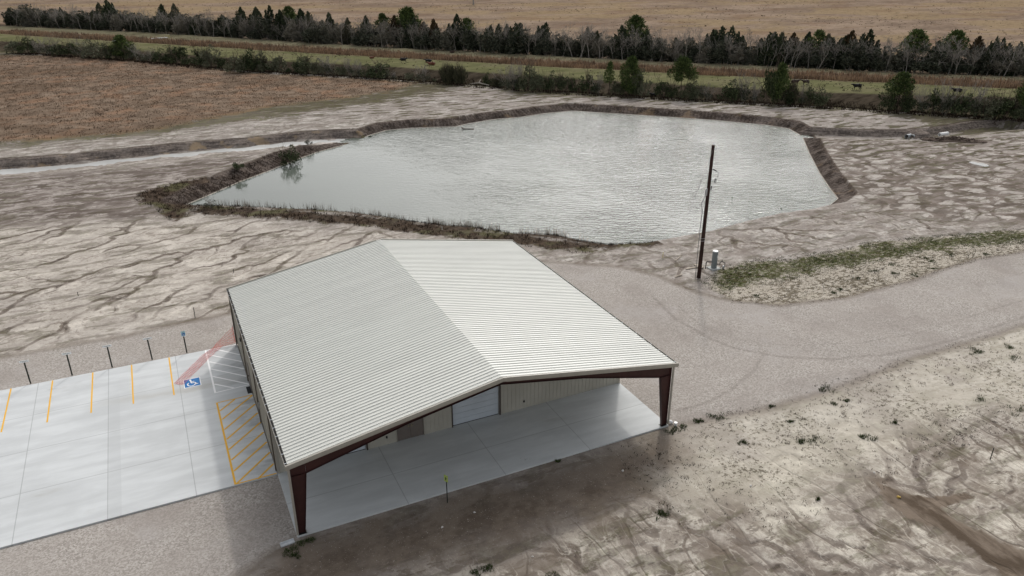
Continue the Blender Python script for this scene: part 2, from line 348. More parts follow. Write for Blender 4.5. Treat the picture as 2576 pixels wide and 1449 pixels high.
def ground_mat(kind):
    """kind picks how much of the ground's make-up a face needs: soil, field, gravel or levee"""
    t = NT('ground_'+kind, 1.0, 0.0); P = t.geo().outputs['Position']
    N2 = t.noise(P, .35, 5, .6); N3 = t.noise(P, 2.2, 5, .65); Nb = t.noise(t.mp(P, loc=(37, 11, 0)), .16, 4, .6)
    cen = lambda n, k: t.mul(t.sub(n, .5), k)
    def line(n, w, soft=.012, c0=.5): return t.ss(t.m_('ABSOLUTE', t.sub(n, c0)), w, t.add(w, soft), 1, 0)
    def field(c):
        f = t.ss(t.add(t.attr('field'), t.add(cen(N2, 7), t.add(cen(N3, 4), cen(Nb, 5)))), -.8, 1.2) if c is not None else None
        stre = t.noise(t.mp(P, rot=(0, 0, R(46)), sc=(.75, 1, 1)), .35, 7, .74)
        fc = t.mix(t.ss(stre, .36, .64), (.125, .09, .066), (.235, .178, .132))
        fc = t.mix(t.mul(t.ss(t.add(Nb, cen(N3, .3)), .46, .68), .5), fc, (.29, .165, .10))
        fc = t.mix(t.mul(t.ss(t.noise(t.mp(P, loc=(0, 70, 0)), .05, 4), .5, .62), .5), fc, (.115, .082, .058))
        fc = t.mix(t.mul(t.ss(N3, .56, .72), .5), fc, (.06, .043, .03))
        fc = t.mix(t.mul(t.ss(t.attr('field'), 3.0, 0), .6), fc, (.165, .128, .075))
        return fc if c is None else t.mix(f, c, fc)
    def gravel(c):
        gs = t.add(t.attr('gravel'), t.add(cen(N2, .9), cen(N3, .5)))
        st = t.vor(P, 12, 'F1', out='Color'); sep = t.n.new('ShaderNodeSeparateColor'); t.L(st, sep.inputs[0])
        gc = t.mix(t.ss(sep.outputs[0], .0, 1), (.245, .22, .195), (.475, .44, .402))
        gc = t.mix(t.mul(t.ss(t.noise(P, 5, 3, .7), .35, .65), .4), gc, (.35, .32, .292)); gc = t.mix(t.mul(t.ss(N2, .35, .65), .45), gc, (.335, .302, .272))
        gc = t.mix(t.mul(t.ss(Nb, .48, .64), .4), gc, (.26, .228, .205))
        gc = t.mix(t.mul(t.ss(t.noise(t.mp(P, loc=(9, 9, 0)), .11, 5, .65), .52, .66), .5), gc, (.40, .372, .35))
        gc = t.mix(t.mul(t.ss(t.m_('ABSOLUTE', t.attr('track')), .27, .08), t.ss(N3, .3, .62, .1, .5)), gc, (.20, .175, .155))
        if c is None: return gc
        c = t.mix(t.ss(gs, -.15, .15), c, gc)
        return t.mix(t.mul(t.ss(t.m_('ABSOLUTE', gs), .7, .1), .45), c, (.17, .14, .11))
    def slope_(c, b, Sx):
        sl = t.mix(t.ss(Sx, .38, .62), (.038, .030, .021), (.10, .08, .058))
        sl = t.mix(t.mul(t.ss(b, .62, .18), .75), sl, t.mix(t.ss(N2, .4, .6), (.06, .055, .03), (.115, .112, .058)))
        return t.mix(t.ss(b, -.12, .02), c, sl)
    if kind == 'gravel': return t.out(gravel(None), t.bump(N3, .3, .05), .93)
    if kind == 'field': return t.out(field(None), t.bump(N3, .5, .12), .95)
    Sx = t.noise(t.mp(P, rot=(0, 0, R(46)), sc=(.22, 1, 1)), .5, 6, .72)
    b = t.add(t.attr('band'), t.add(cen(N2, .10), cen(N3, .06)))
    if kind == 'levee':
        c = slope_((.1, .09, .06), b, Sx)
        past = t.mix(t.ss(Sx, .36, .64), (.095, .096, .046), (.158, .154, .078)); past = t.mix(t.mul(t.ss(Nb, .45, .62), .5), past, (.175, .155, .095)); past = t.mix(t.mul(t.ss(N3, .56, .66), .6), past, (.085, .078, .045))
        c = t.mix(t.ss(b, .93, 1.0), c, past)
        reed = t.mix(t.ss(t.add(Sx, cen(N3, .3)), .36, .62), (.125, .09, .062), (.23, .168, .12))
        c = t.mix(t.ss(b, 1.9, 2.05), c, reed)
        tanc = t.mix(t.ss(Sx, .36, .62), (.12, .108, .068), (.195, .175, .115)); tanc = t.mix(t.mul(t.ss(N3, .56, .68), .5), tanc, (.09, .078, .05))
        c = t.mix(t.ss(b, 2.95, 3.12), c, tanc)
        c = t.mix(t.ss(b, 4.0, 4.06), c, (.065, .052, .038))  # the tree row's own shade, painted into the ground colour
        Pf = t.mp(P, rot=(0, 0, R(46)), sc=(.6, 1, 1))
        Sf = t.noise(Pf, .04, 8, .7); Sg = t.noise(Pf, .5, 5, .75)
        far = t.mix(t.ss(Sf, .38, .62), (.18, .132, .10), (.285, .215, .16))
        far = t.mix(t.mul(t.ss(t.noise(t.mp(Pf, loc=(20, 0, 0)), .022, 6, .65), .47, .57), .75), far, (.265, .195, .115))
        far = t.mix(t.mul(t.ss(t.noise(t.mp(Pf, loc=(50, 90, 0)), .05, 6, .65), .53, .62), .5), far, (.17, .105, .068))
        far = t.mix(t.mul(t.ss(Sg, .50, .66), .55), far, (.11, .082, .052)); far = t.mix(t.mul(t.ss(Sg, .46, .36), .4), far, (.29, .228, .15)); far = t.mix(t.mul(t.ss(t.noise(P, .42, 4, .8), .575, .63), .75), far, (.07, .06, .04))
        c = t.mix(t.ss(b, 5.0, 5.8), c, far)
        return t.out(c, t.bump(N3, .4, .1), .95)
    N1 = t.noise(P, .06, 4); N4 = t.noise(P, 9, 3, .7)
    # --- sand
    warm = t.ss(t.add(t.attr('warm'), cen(N1, 10)), -4, 4)
    rl = t.ss(t.add(t.attr('rill'), cen(N2, 4)), -2, 2)
    light = t.mix(warm, (.51, .475, .435), (.60, .55, .485)); light = t.mix(rl, light, (.63, .585, .495)); mid = t.mix(warm, (.27, .242, .217), (.43, .39, .34)); mid = t.mix(rl, mid, (.30, .262, .215)); dark = (.065, .05, .04)
    c = t.mix(t.ss(t.add(N2, cen(N3, .5)), .40, .66), mid, light)
    c = t.mix(t.mul(t.ss(N1, .50, .66), .35), c, (.35, .315, .285))
    c = t.mix(t.mul(t.ss(N4, .60, .75), .3), c, mid)
    # wandering drying channels: warped contour lines at two sizes, broken up by masks
    m1 = t.noise(P, .14, 3); vzone = t.m_('MAXIMUM', warm, t.ss(t.add(t.attr('vz'), cen(N2, 6)), -2, 2))
    fl = t.add(t.attr('flow'), t.add(cen(N3, .22), cen(N2, .12))); dm = t.add(t.attr('damp'), t.add(cen(N2, .35), cen(N3, .3)))
    keep = t.m_('MAXIMUM', t.ss(m1, .34, .52, .2, 1), t.mul(rl, .75)); nv = t.mul(keep, t.add(.45, t.mul(t.m_('MAXIMUM', vzone, rl), .55)))
    c = t.mix(t.mul(t.ss(fl, .12, .36), t.mul(nv, .4)), c, (.27, .232, .198))
    c = t.mix(t.mul(t.ss(dm, .30, .52), t.mul(nv, .85)), c, (.13, .105, .084))
    vein = t.mul(t.ss(fl, .34, .56), nv)
    W2 = t.warp(t.warp(P, .3, 3.0, 3), 1.3, 1.0, 3); cC = t.noise(W2, .7, 2, .5); c = t.mix(t.mul(t.mul(line(cC, .004, .03), t.ss(Nb, .44, .56)), t.mul(vzone, .6)), c, (.20, .165, .135)); c = t.mix(t.mul(t.mul(t.ss(t.noise(W2, .55, 5, .65), .56, .62), t.ss(N1, .46, .54)), t.mul(vzone, .6)), c, (.19, .16, .13))
    c = t.mix(t.mul(t.m_('MULTIPLY', t.ss(fl, .07, .14), t.ss(fl, .26, .18)), t.mul(nv, .42)), c, (.66, .61, .53))
    c = t.mix(t.mul(vein, t.ss(N3, .2, .5, .6, 1.0)), c, dark)
    # small clods and tufts all over the dirt
    Pst = t.mp(P, rot=(0, 0, R(28)), sc=(.5, 1.3, 1)); str1 = t.noise(Pst, 1.5, 5, .72)
    th = t.ss(N1, .36, .62, .64, .535); c = t.mix(t.mul(t.ss(str1, th, t.add(th, .05)), t.mul(t.sub(1, t.mul(warm, .5)), .8)), c, (.12, .098, .078))
    fine = t.noise(P, 3.4, 5, .8); c = t.mix(t.mul(t.ss(fine, .54, .64), .38), c, (.20, .165, .138)); c = t.mix(t.mul(t.ss(fine, .46, .36), .4), c, (.66, .61, .53))
    str2 = t.noise(t.mp(Pst, loc=(8, 8, 0)), .45, 6, .68); c = t.mix(t.mul(t.ss(str2, .49, .60), t.mul(t.sub(1, warm), t.mul(t.sub(1, rl), .6))), c, (.22, .185, .16))
    # --- rills of the foreground, running towards -y
    Pr = t.warp(t.warp(t.mp(P, sc=(1.0, .34, 1)), .28, 2.3, 3), 1.2, .55, 4)
    r1 = t.noise(Pr, .30, 2, .4); r2 = t.noise(t.mp(Pr, loc=(17, 3, 0)), .7, 2, .45); rk = t.ss(m1, .4, .62)
    c = t.mix(t.mul(rl, t.mul(t.ss(t.noise(t.warp(Pr, .5, 1.4), .26, 7, .68), .49, .60), .78)), c, (.165, .132, .102)); r3_ = t.noise(t.warp(Pr, 2.0, .25), 1.7, 3, .6); c = t.mix(t.mul(rl, t.mul(line(r3_, .002, .022), .45)), c, (.20, .165, .135))
    c = t.mix(t.mul(rl, t.mul(line(r1, t.mul(rk, .008), .010), .75)), c, (.12, .095, .074))
    c = t.mix(t.mul(rl, t.mul(line(r2, .001, .014), t.ss(Nb, .42, .56, .1, .7))), c, (.19, .155, .125))
    c = t.mix(t.mul(rl, t.mul(line(r2, .0, .010, .535), .45)), c, (.62, .57, .49))
    # --- lobed mud flats
    Pl = t.warp(t.warp(t.mp(P, rot=(0, 0, R(25)), sc=(.8, 1.15, 1)), .13, 6.0, 3), .7, 1.5)
    el = t.vor(Pl, .30, rnd=1.0); lw = t.ss(t.noise(P, .16, 4), .34, .66, .01, .13)
    lob = t.m_('MAXIMUM', t.ss(el, lw, t.add(lw, .05), 1, 0), t.ss(t.noise(Pl, .42, 4, .55), .44, .40))
    f = t.ss(t.add(t.attr('lobe'), cen(N2, 6)), -2, 3)
    c = t.mix(t.mul(f, t.ss(el, .03, .25, .0, .45)), c, (.58, .535, .48))
    c = t.mix(t.mul(f, t.mul(lob, t.ss(N3, .25, .6, .7, .97))), c, t.mix(t.ss(N2, .4, .6), (.095, .075, .06), (.20, .165, .14)))
    c = t.mix(t.mul(f, t.mul(t.ss(t.noise(t.warp(Pst, .4, 2.5), .22, 7, .66), .55, .62), .8)), c, (.11, .088, .07)); c = t.mix(t.mul(f, t.mul(line(t.noise(t.warp(Pl, .8, 1.5), .35, 2), .004, .02), .6)), c, (.15, .12, .10))
    f = t.ss(t.add(t.attr('wetl'), cen(N2, 6)), -2, 3)
    e5 = t.noise(t.warp(t.mp(P, sc=(.6, 1.1, 1)), .5, 1.6), .50, 7, .66); big = t.ss(t.noise(P, .055, 4), .4, .6)
    c = t.mix(t.mul(f, .45), c, (.29, .252, .228))
    c = t.mix(t.mul(f, t.mul(t.ss(e5, t.ss(big, 0, 1, .52, .44), t.ss(big, 0, 1, .57, .50)), .88)), c, (.095, .075, .064)); e6 = t.noise(t.warp(t.mp(P, sc=(.42, 1.25, 1), rot=(0, 0, R(-15))), .6, .8), .75, 4, .58); c = t.mix(t.mul(f, t.mul(t.ss(e6, .52, .57), .75)), c, (.115, .09, .077)); c = t.mix(t.mul(f, t.mul(t.ss(e6, .44, .36), .45)), c, (.50, .45, .41))
    c = t.mix(t.mul(f, t.mul(line(t.noise(Pl, .5, 2), .004, .02), .5)), c, (.14, .115, .10))
    # --- olive grass fringes
    g = t.add(t.attr('olive'), t.add(t.add(cen(N2, 10), cen(Nb, 12)), cen(N3, 10))); f = t.ss(g, .2, 1.4)
    og = t.mix(t.ss(N2, .38, .62), (.07, .062, .038), t.mix(t.ss(N3, .4, .6), (.15, .125, .082), (.105, .11, .042)))
    c = t.mix(t.mul(f, .88), c, og)
    nz = t.ss(t.attr('band'), -7, -3); sp5 = t.noise(t.mp(P, rot=(0, 0, R(20)), sc=(.38, 1.25, 1)), .62, 4, .58)
    c = t.mix(t.mul(nz, t.ss(t.noise(t.mp(P, rot=(0, 0, R(20)), sc=(.4, 1.2, 1), loc=(3, 3, 0)), .3, 6, .7), .42, .6, .15, .75)), c, (.27, .236, .21))
    c = t.mix(t.mul(nz, t.mul(t.ss(t.add(sp5, t.mul(t.add(t.attr('olive'), 3), .018)), .50, .56), .85)), c, t.mix(t.ss(N3, .4, .6), (.075, .06, .045), (.10, .095, .05)))
    c = field(c)
    c = slope_(c, b, Sx)
    # --- turf beside the pole
    tf = t.add(t.attr('turf'), cen(N2, 2.0)); tin = t.ss(tf, -.2, .5)
    c = t.mix(t.mul(tin, .6), c, (.52, .47, .385))
    spk = t.noise(t.mp(P, rot=(0, 0, R(25)), sc=(.6, 1.2, 1)), 3.2, 4, .72)
    c = t.mix(t.mul(tin, t.mul(t.ss(t.add(spk, cen(N2, .5)), .5, .56), .85)), c, (.115, .095, .065))
    td = t.ss(t.add(t.attr('turfd'), t.add(cen(N2, 6), cen(N3, 5))), -.3, 1.2)
    c = t.mix(t.mul(t.mul(td, tin), t.ss(spk, .36, .5, .45, .9)), c, t.mix(t.ss(N3, .35, .6), (.07, .06, .032), (.075, .085, .03)))
    # --- speckled weeds right of the road
    sk = t.ss(t.add(t.attr('speck'), cen(N2, 5)), -2.5, 1.5); th = t.ss(t.noise(P, .2, 4), .36, .64, .66, .53)
    s1 = t.ss(t.noise(P, 3.6, 5, .78), th, t.add(th, .03))
    c = t.mix(t.mul(sk, .5), c, (.60, .555, .46))
    c = t.mix(t.mul(sk, t.mul(t.ss(Nb, .5, .64), .4)), c, (.30, .262, .235))
    c = t.mix(t.mul(sk, t.mul(s1, .85)), c, (.105, .09, .065))
    s3 = t.ss(t.noise(t.mp(P, loc=(1, 8, 0)), 3.6, 3, .7), .66, .685); c = t.mix(t.mul(s3, t.mul(t.sub(1, sk), .6)), c, (.12, .095, .075))
    # --- brown dirt in front of the porch
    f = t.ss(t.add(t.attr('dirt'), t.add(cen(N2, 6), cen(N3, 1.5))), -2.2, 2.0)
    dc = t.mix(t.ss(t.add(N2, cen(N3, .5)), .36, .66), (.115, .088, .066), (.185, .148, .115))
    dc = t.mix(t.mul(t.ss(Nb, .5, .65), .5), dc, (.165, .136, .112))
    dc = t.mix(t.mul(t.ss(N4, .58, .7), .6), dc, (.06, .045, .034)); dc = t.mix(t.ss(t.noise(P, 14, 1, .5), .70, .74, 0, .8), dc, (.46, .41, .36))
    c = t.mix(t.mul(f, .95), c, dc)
    # --- the wash channel
    f = t.ss(t.add(t.attr('wash'), t.add(cen(N2, 2.0), cen(N3, .8))), -.15, .15)
    c = t.mix(f, c, t.mix(t.ss(t.noise(Pr, .9, 5), .4, .62), (.095, .072, .053), (.20, .16, .125)))
    c = gravel(c)
    # --- weeds round the pond
    f = t.ss(t.add(t.attr('weed'), t.add(cen(N2, 4.5), cen(N3, 2.5))), -.5, .5)
    wc = t.mix(t.ss(N3, .35, .65), (.026, .018, .012), (.075, .052, .036)); wc = t.mix(t.ss(Nb, .5, .6), wc, (.085, .078, .04))
    c = t.mix(t.mul(f, .93), c, wc)
    # --- cut banks
    k = t.attr('bank'); wide = t.ss(t.attr('bwid'), 1.8, 2.05); inb = t.mul(t.ss(t.add(k, cen(N3, .3)), -.03, .08), wide)
    sw = t.m_('SINE', t.add(t.mul(t.attr('sper'), 9.0), cen(N3, 16))); teeth = t.noise(t.mp(P, sc=(1, 1, .15)), 2.4, 4, .75)
    bc = t.mix(t.ss(t.add(t.mul(sw, .10), t.add(cen(N2, 1.3), teeth)), .3, .8), (.042, .032, .027), (.155, .127, .11))
    bc = t.mix(t.mul(t.ss(t.noise(P, .2, 4), .57, .66), .45), bc, (.25, .175, .105))
    bc = t.mix(t.ss(k, .93, .99), bc, (.44, .40, .345))
    c = t.mix(t.mul(inb, .95), c, bc)
    c = t.mix(t.mul(t.ss(t.m_('ABSOLUTE', t.add(k, cen(N3, .2))), .12, .0), t.mul(wide, .8)), c, (.085, .065, .052))
    c = t.mix(t.mul(t.ss(k, .1, .5), t.ss(t.attr('bwid'), 1.85, 1.7)), c, (.10, .078, .058))
    for nm, hi in (('dit', 3.3), ('dit2', 2.7)):
        q = t.add(t.attr(nm), cen(N3, .4)); inn = t.mul(t.ss(q, .85, 1.1), t.ss(q, hi+.1, hi-.1))
        lay = t.noise(t.mp(P, sc=(.25, .25, 5)), 1.0, 5, .7)
        dc2 = t.mix(t.ss(t.add(t.mul(lay, .6), t.mul(teeth, .5)), .42, .68), (.055, .044, .04), (.22, .185, .16))
        if nm == 'dit': dc2 = t.mix(t.mul(t.ss(t.noise(P, .25, 4), .52, .6), .7), dc2, (.26, .19, .115))
        c = t.mix(t.mul(inn, .92), c, dc2)
        c = t.mix(t.mul(t.mul(t.ss(q, hi-.15, hi+.1), t.ss(q, hi+.55, hi+.2)), .85), c, (.065, .05, .04))
    h = t.add(t.mul(vein, -.6), t.add(t.mul(N3, .9), t.mul(N4, .25)))
    h = t.add(h, t.mul(t.mul(rl, line(r1, .006, .02)), -.6)); h = t.add(h, t.mul(rl, t.mul(r2, 1.5)))
    h = t.add(h, t.mul(inb, t.add(t.mul(sw, .4), t.mul(teeth, 2))))
    return t.out(c, t.bump(h, .6, .09), t.ss(N2, .3, .7, .97, .86))
TR1 = PG([(1640,740),(1700,800),(1790,850),(1850,872),(1960,893),(2100,900),(2250,885),(2400,850),(2576,795),(2800,740)]); TR2 = PG([(1700,760),(1760,815),(1850,850),(1990,866),(2150,862),(2300,835),(2500,775),(2800,690)]); TR3 = PG([(1700,1030),(1780,1010),(1850,970),(1900,925),(1925,880)])
A('flow', flo); A('damp', dmp)
trk = np.full(gx.shape, 9.0)
for q_ in (TR1, TR2, TR3): trk = np.minimum(trk, polyline(gx, gy, q_, False)[0]+(.08 if q_ is TR2 else .04 if q_ is TR3 else 0))
A('track', np.clip(trk, 0, 9))
ground = link('ground', me, None)
for k_ in ('soil', 'field', 'gravel', 'levee'): me.materials.append(ground_mat(k_))
fb = bd[F].min(1); ff = sdf(gx, gy, FIELD)[F].min(1); fg = gsd[F].min(1)
mi = np.zeros(len(F), np.int32); mi[ff > 5.2] = 1; mi[fg > 1.6] = 2; mi[fb > .25] = 3
me.polygons.foreach_set('material_index', mi); me.update()
tag(ground, 'pale sandy construction ground, brown field and gravel road around the metal building', kind='structure')

# ------------------------------------------------------------------ WATER
def water_mat(name, base, wave, rough=.07):
    t = NT(name, rough, .43); P = t.geo().outputs['Position']
    calm = t.attr('calm')
    Pm = t.mp(P, rot=(0, 0, R(20)), sc=(1, .62, 1))
    wv = t.n.new('ShaderNodeTexWave'); wv.bands_direction = 'Y'; t.put(wv.inputs['Vector'], t.warp(Pm, .35, 1.6)); wv.inputs['Scale'].default_value = .55; wv.inputs['Distortion'].default_value = 7; wv.inputs['Detail'].default_value = 3; wv.inputs['Detail Scale'].default_value = 1.4
    h = t.add(t.mul(wv.outputs['Fac'], .35), t.add(t.mul(t.noise(Pm, 1.7, 4, .6), 1.0), t.mul(t.noise(P, 5.5, 3, .65), .35)))
    gust = t.ss(t.noise(P, .05, 4), .3, .65, .45, 1)
    h = t.mul(h, t.mul(gust, t.ss(calm, 0, 1, 1, .06)))
    t.b.inputs['IOR'].default_value = 1.33
    c = t.mix(t.ss(t.noise(P, .04, 4), .4, .62), base, tuple(x*.86 for x in base))
    return t.out(c, t.bump(h, wave, .15), rough)
def offset_poly(P, r):
    c = P; n = len(c); o = []
    for i in range(n):
        a = c[i-1]; b = c[(i+1) % n]; d = b-a; d = d/np.hypot(*d); o.append(c[i]+np.array([-d[1], d[0]])*r)
    return np.array(o)
PO = offset_poly(POND, .35)
if np.abs(sdf(PO[:1, 0], PO[:1, 1], POND)[0]) >= 0 and sdf(PO[:1, 0], PO[:1, 1], POND)[0] > 0: PO = offset_poly(POND, -.35)
wx, wy = np.meshgrid(np.arange(PO[:, 0].min()-1, PO[:, 0].max()+2, 1.0), np.arange(PO[:, 1].min()-1, PO[:, 1].max()+2, 1.0))
sw_ = sdf(wx.ravel(), wy.ravel(), POND); wi = np.arange(wx.size).reshape(wx.shape)
WFq = np.stack([wi[:-1, :-1], wi[:-1, 1:], wi[1:, 1:], wi[1:, :-1]], -1).reshape(-1, 4)
WFq = WFq[(sw_[WFq] > -1.1).any(1)]
used, inv = np.unique(WFq, return_inverse=True); WFq = inv.reshape(-1, 4)
wvx, wvy = wx.ravel()[used], wy.ravel()[used]
# keep the sheet under the banks: anything outside the shore sinks below the soil
wz = np.full(len(used), WL)
mw = np_mesh('pond_water', np.stack([wvx, wvy, wz], 1), WFq, 4, True)
a = mw.attributes.new('calm', 'FLOAT', 'POINT')
cx_, cy_ = G(700, 470, WL); calm = .93*ss(60-np.hypot(wvx-cx_+2, (wvy-cy_)*.8), 12, 50)
a.data.foreach_set('value', calm.astype(np.float32))
pond = link('pond_water', mw, water_mat('pond_water', (.10, .115, .095), 1.0, .07)); tag(pond, 'large pale grey green retention pond rippled by wind behind the building', kind='structure')
sv_, sf_ = [], []
for i, p in enumerate(STREAM):
    d = STREAM[min(i+1, len(STREAM)-1)]-STREAM[max(i-1, 0)]; d = d/np.hypot(*d); n_ = np.array([-d[1], d[0]]); hw = [.9, .8, .75, 1.0, .8, 1.1, .6, 1.1, .7, .6, .7, .6, .6][i]
    for s in (-1, 1): sv_.append((*(p+n_*s*2.6), WL-.065))
    if i: b = 2*i; sf_.append((b-2, b-1, b+1, b))
mb = MB(); mb.v = sv_; mb.f = sf_
st = mb.build('stream_water', water_mat('stream_water', (.52, .52, .50), .1, .18)); tag(st, 'thin bright strip of water in the ditch on the left', kind='structure')
pts = PG([(2436,406),(2448,405),(2460,408),(2474,409),(2486,412),(2488,415),(2478,417),(2466,415),(2452,412),(2441,409)], -.05)
mb = MB(); mb.v = [(p[0], p[1], -.075) for p in pts]; mb.f = [tuple(range(len(pts)))[::-1]]
def zg(x, y):
    r = height(np.array([float(x)]), np.array([float(y)])); return float(r[0][0])
def zgv(X, Y): return height(np.asarray(X, float), np.asarray(Y, float))[0]
mb.v = [(x, y, zg(x, y)+.03) for x, y, _ in mb.v]
pu = mb.build('puddle_water', water_mat('puddle_water', (.22, .22, .205), .05, .2)); tag(pu, 'small bright puddle on the lobed mud flat right of the pond', kind='structure')

# ------------------------------------------------------------------ SLABS
W_, YW, YB, HE, HR = 25.437, 6.19, 25.09, 4.99, 7.17
XM = 12.72
def concrete(name, base, jx, jy, ox=0.0, oy=0.0):
    t = NT(name, .75, .3); P = t.geo().outputs['Position']
    a = t.noise(t.mp(P, sc=(.25, 1.3, 1), rot=(0, 0, R(-4))), .8, 7, .62); b = t.noise(P, .18, 5, .6); g = t.noise(P, 12, 4, .7); d = t.noise(t.mp(P, sc=(.35, 1, 1)), .35, 6, .65)
    c = t.mix(t.ss(a, .32, .68), tuple(x*.90 for x in base), tuple(min(1, x*1.07) for x in base))
    c = t.mix(t.mul(t.ss(b, .48, .66), .45), c, tuple(x*.80 for x in base))
    c = t.mix(t.mul(t.ss(d, .60, .72), .4), c, tuple(x*y for x, y in zip(base, (.66, .62, .56))))
    c = t.mix(t.mul(t.ss(g, .6, .8), .3), c, tuple(x*.75 for x in base))
    s = t.n.new('ShaderNodeSeparateXYZ'); t.L(P, s.inputs[0])
    jm = None
    for out, lst in ((s.outputs[0], jx), (s.outputs[1], jy)):
        for q in lst:
            l = t.ss(t.m_('ABSOLUTE', t.sub(out, q)), .035, .015)
            jm = l if jm is None else t.m_('MAXIMUM', jm, l)
    c = t.mix(t.mul(jm, .5), c, tuple(x*.38 for x in base))
    # dark smudges, stronger towards the left wall
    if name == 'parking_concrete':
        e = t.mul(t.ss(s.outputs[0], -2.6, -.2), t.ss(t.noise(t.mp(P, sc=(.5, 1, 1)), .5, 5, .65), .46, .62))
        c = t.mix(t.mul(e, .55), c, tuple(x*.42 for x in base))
        sm = t.mul(t.ss(t.m_('ABSOLUTE', t.add(t.sub(s.outputs[1], 19.6), t.mul(t.sub(d, .5), 3))), 1.0, .1), t.mul(t.ss(s.outputs[0], -12, -7), t.ss(a, .35, .6))); c = t.mix(t.mul(sm, .45), c, tuple(x*y for x, y in zip(base, (.62, .57, .50))))
        pa = t.mul(t.ss(t.m_('ABSOLUTE', t.sub(s.outputs[0], -9.25)), .38, .32), t.ss(s.outputs[1], 21, 20.4))
        c = t.mix(t.mul(pa, .3), c, tuple(x*.74 for x in base))
    return t.out(c, t.bump(t.sub(t.mul(g, .15), t.mul(jm, .8)), .3, .01))
park = MB().box(-62, -.02, YW+.0, YB+.02, -.16, 0).build('parking_slab', concrete('parking_concrete', (.555, .57, .57), [-4.8, -9.65, -14.45, -19.3, -24.1], [10.95, 15.7, 20.35]), bevel=.01)
tag(park, 'pale concrete parking slab left of the metal building', kind='structure')
por = MB().box(0, W_, 0, YW+.3, -.22, .0).build('porch_slab', concrete('porch_concrete', (.55, .565, .56), [6.55, 12.95, 19.1], [3.05]), bevel=.01)
tag(por, 'grey concrete porch slab under the open front bay', kind='structure')
def paint(name, c):
    t = NT(name, .7, .25); P = t.geo().outputs['Position']; n = t.noise(P, 9, 5, .7); n2 = t.noise(P, 1.2, 4, .6)
    return t.out(t.mix(t.mul(t.ss(t.add(n, t.mul(n2, .4)), .80, .98), .5), c, (.44, .44, .42)))
YEL = paint('yellow_paint', (.76, .42, .04)); WHT = paint('white_paint', (.84, .84, .83)); BLU = paint('blue_paint', (.02, .16, .42))
def strip(mb, a, b, w_, z=.005):
    a = np.array(a, float); b = np.array(b, float); d = (b-a)/np.hypot(*(b-a)); n = np.array([-d[1], d[0]])*w_/2
    mb.quad((*(a-n), z), (*(b-n), z), (*(b+n), z), (*(a+n), z)); return mb
for i in range(5):
    x = -5.27-2.743*i
    o = strip(MB(), (x, YB-.02), (x, 18.87), .105).build('parking_stripe', YEL, park)
hw = MB(); x0 = -2.49
strip(hw, (x0, YB), (x0, 17.87), .13, .004); strip(hw, (x0, YB-.03), (-.06, YB-.03), .09, .006); strip(hw, (x0, 17.9), (-.06, 18.0), .09, .006)
for a, b in (((-1.62, 24.8), (-.05, 23.1)), ((-2.4, 24.25), (-.05, 21.85)), ((-2.4, 22.95), (-.05, 20.6)), ((-2.4, 21.7), (-.05, 19.35)), ((-2.4, 20.45), (-.05, 18.1)), ((-2.4, 19.2), (-1.15, 18.0))): strip(hw, a, b, .13, .008)
hw.build('white_hatching', WHT, park)
hy = MB(); x0 = -2.54
strip(hy, (x0, 16.45), (x0, YW+.05), .13, .004); strip(hy, (x0, 16.4), (-.06, 16.42), .09, .006); strip(hy, (x0, YW+.08), (-.06, YW+.08), .1, .006)
for a, b in (((-2.45, 15.2), (-1.3, 16.35)), ((-2.45, 14.0), (-.06, 16.35)), ((-2.45, 12.65), (-.06, 15.05)), ((-2.45, 11.4), (-.06, 13.8)), ((-2.45, 10.15), (-.06, 12.5)), ((-2.45, 8.9), (-.06, 11.2)), ((-2.45, 7.65), (-.06, 9.95)), ((-2.45, 6.3), (-.06, 8.7)), ((-1.2, 6.2), (-.06, 7.35))): strip(hy, a, b, .13, .008)
hy.build('yellow_hatching', YEL, park)
# wheelchair symbol
sx0, sx1, sy0, sy1 = -4.52, -3.3, 19.5, 20.82
MB().quad((sx0, sy0, .005), (sx1, sy0, .005), (sx1, sy1, .005), (sx0, sy1, .005)).build('symbol_border', WHT, park)
MB().quad((sx0+.06, sy0+.06, .009), (sx1-.06, sy0+.06, .009), (sx1-.06, sy1-.06, .009), (sx0+.06, sy1-.06, .009)).build('symbol_field', BLU, park)
def wheelchair(mb, put, wl=.075):
    """put maps symbol coordinates (0..1, y up) to a 3-D point"""
    def poly(ps): mb.f.append(tuple(range(len(mb.v), len(mb.v)+len(ps)))); mb.v.extend(put(*p) for p in ps)
    def seg(a, b, w_):
        a = np.array(a); b = np.array(b); d = (b-a)/np.hypot(*(b-a)); n = np.array([-d[1], d[0]])*w_/2; poly([a-n, b-n, b+n, a+n])
    poly([(.40+.075*math.cos(k*math.pi/6), .86+.075*math.sin(k*math.pi/6)) for k in range(12)])
    seg((.42, .78), (.45, .47), .10); seg((.45, .62), (.65, .62), .07); seg((.42, .46), (.67, .46), .09); seg((.66, .48), (.77, .22), .09); seg((.75, .22), (.87, .26), .07)
    arc = [(.44+.25*math.cos(a), .33+.25*math.sin(a)) for a in np.linspace(R(128), R(352), 15)]
    for a, b in zip(arc[:-1], arc[1:]): seg(a, b, wl)
sm_ = MB(); wheelchair(sm_, lambda u, v: (sx0+.06+(sx1-sx0-.12)*u, sy0+.06+(sy1-sy0-.12)*v, .013)); sm_.build('wheelchair_symbol', WHT, park)

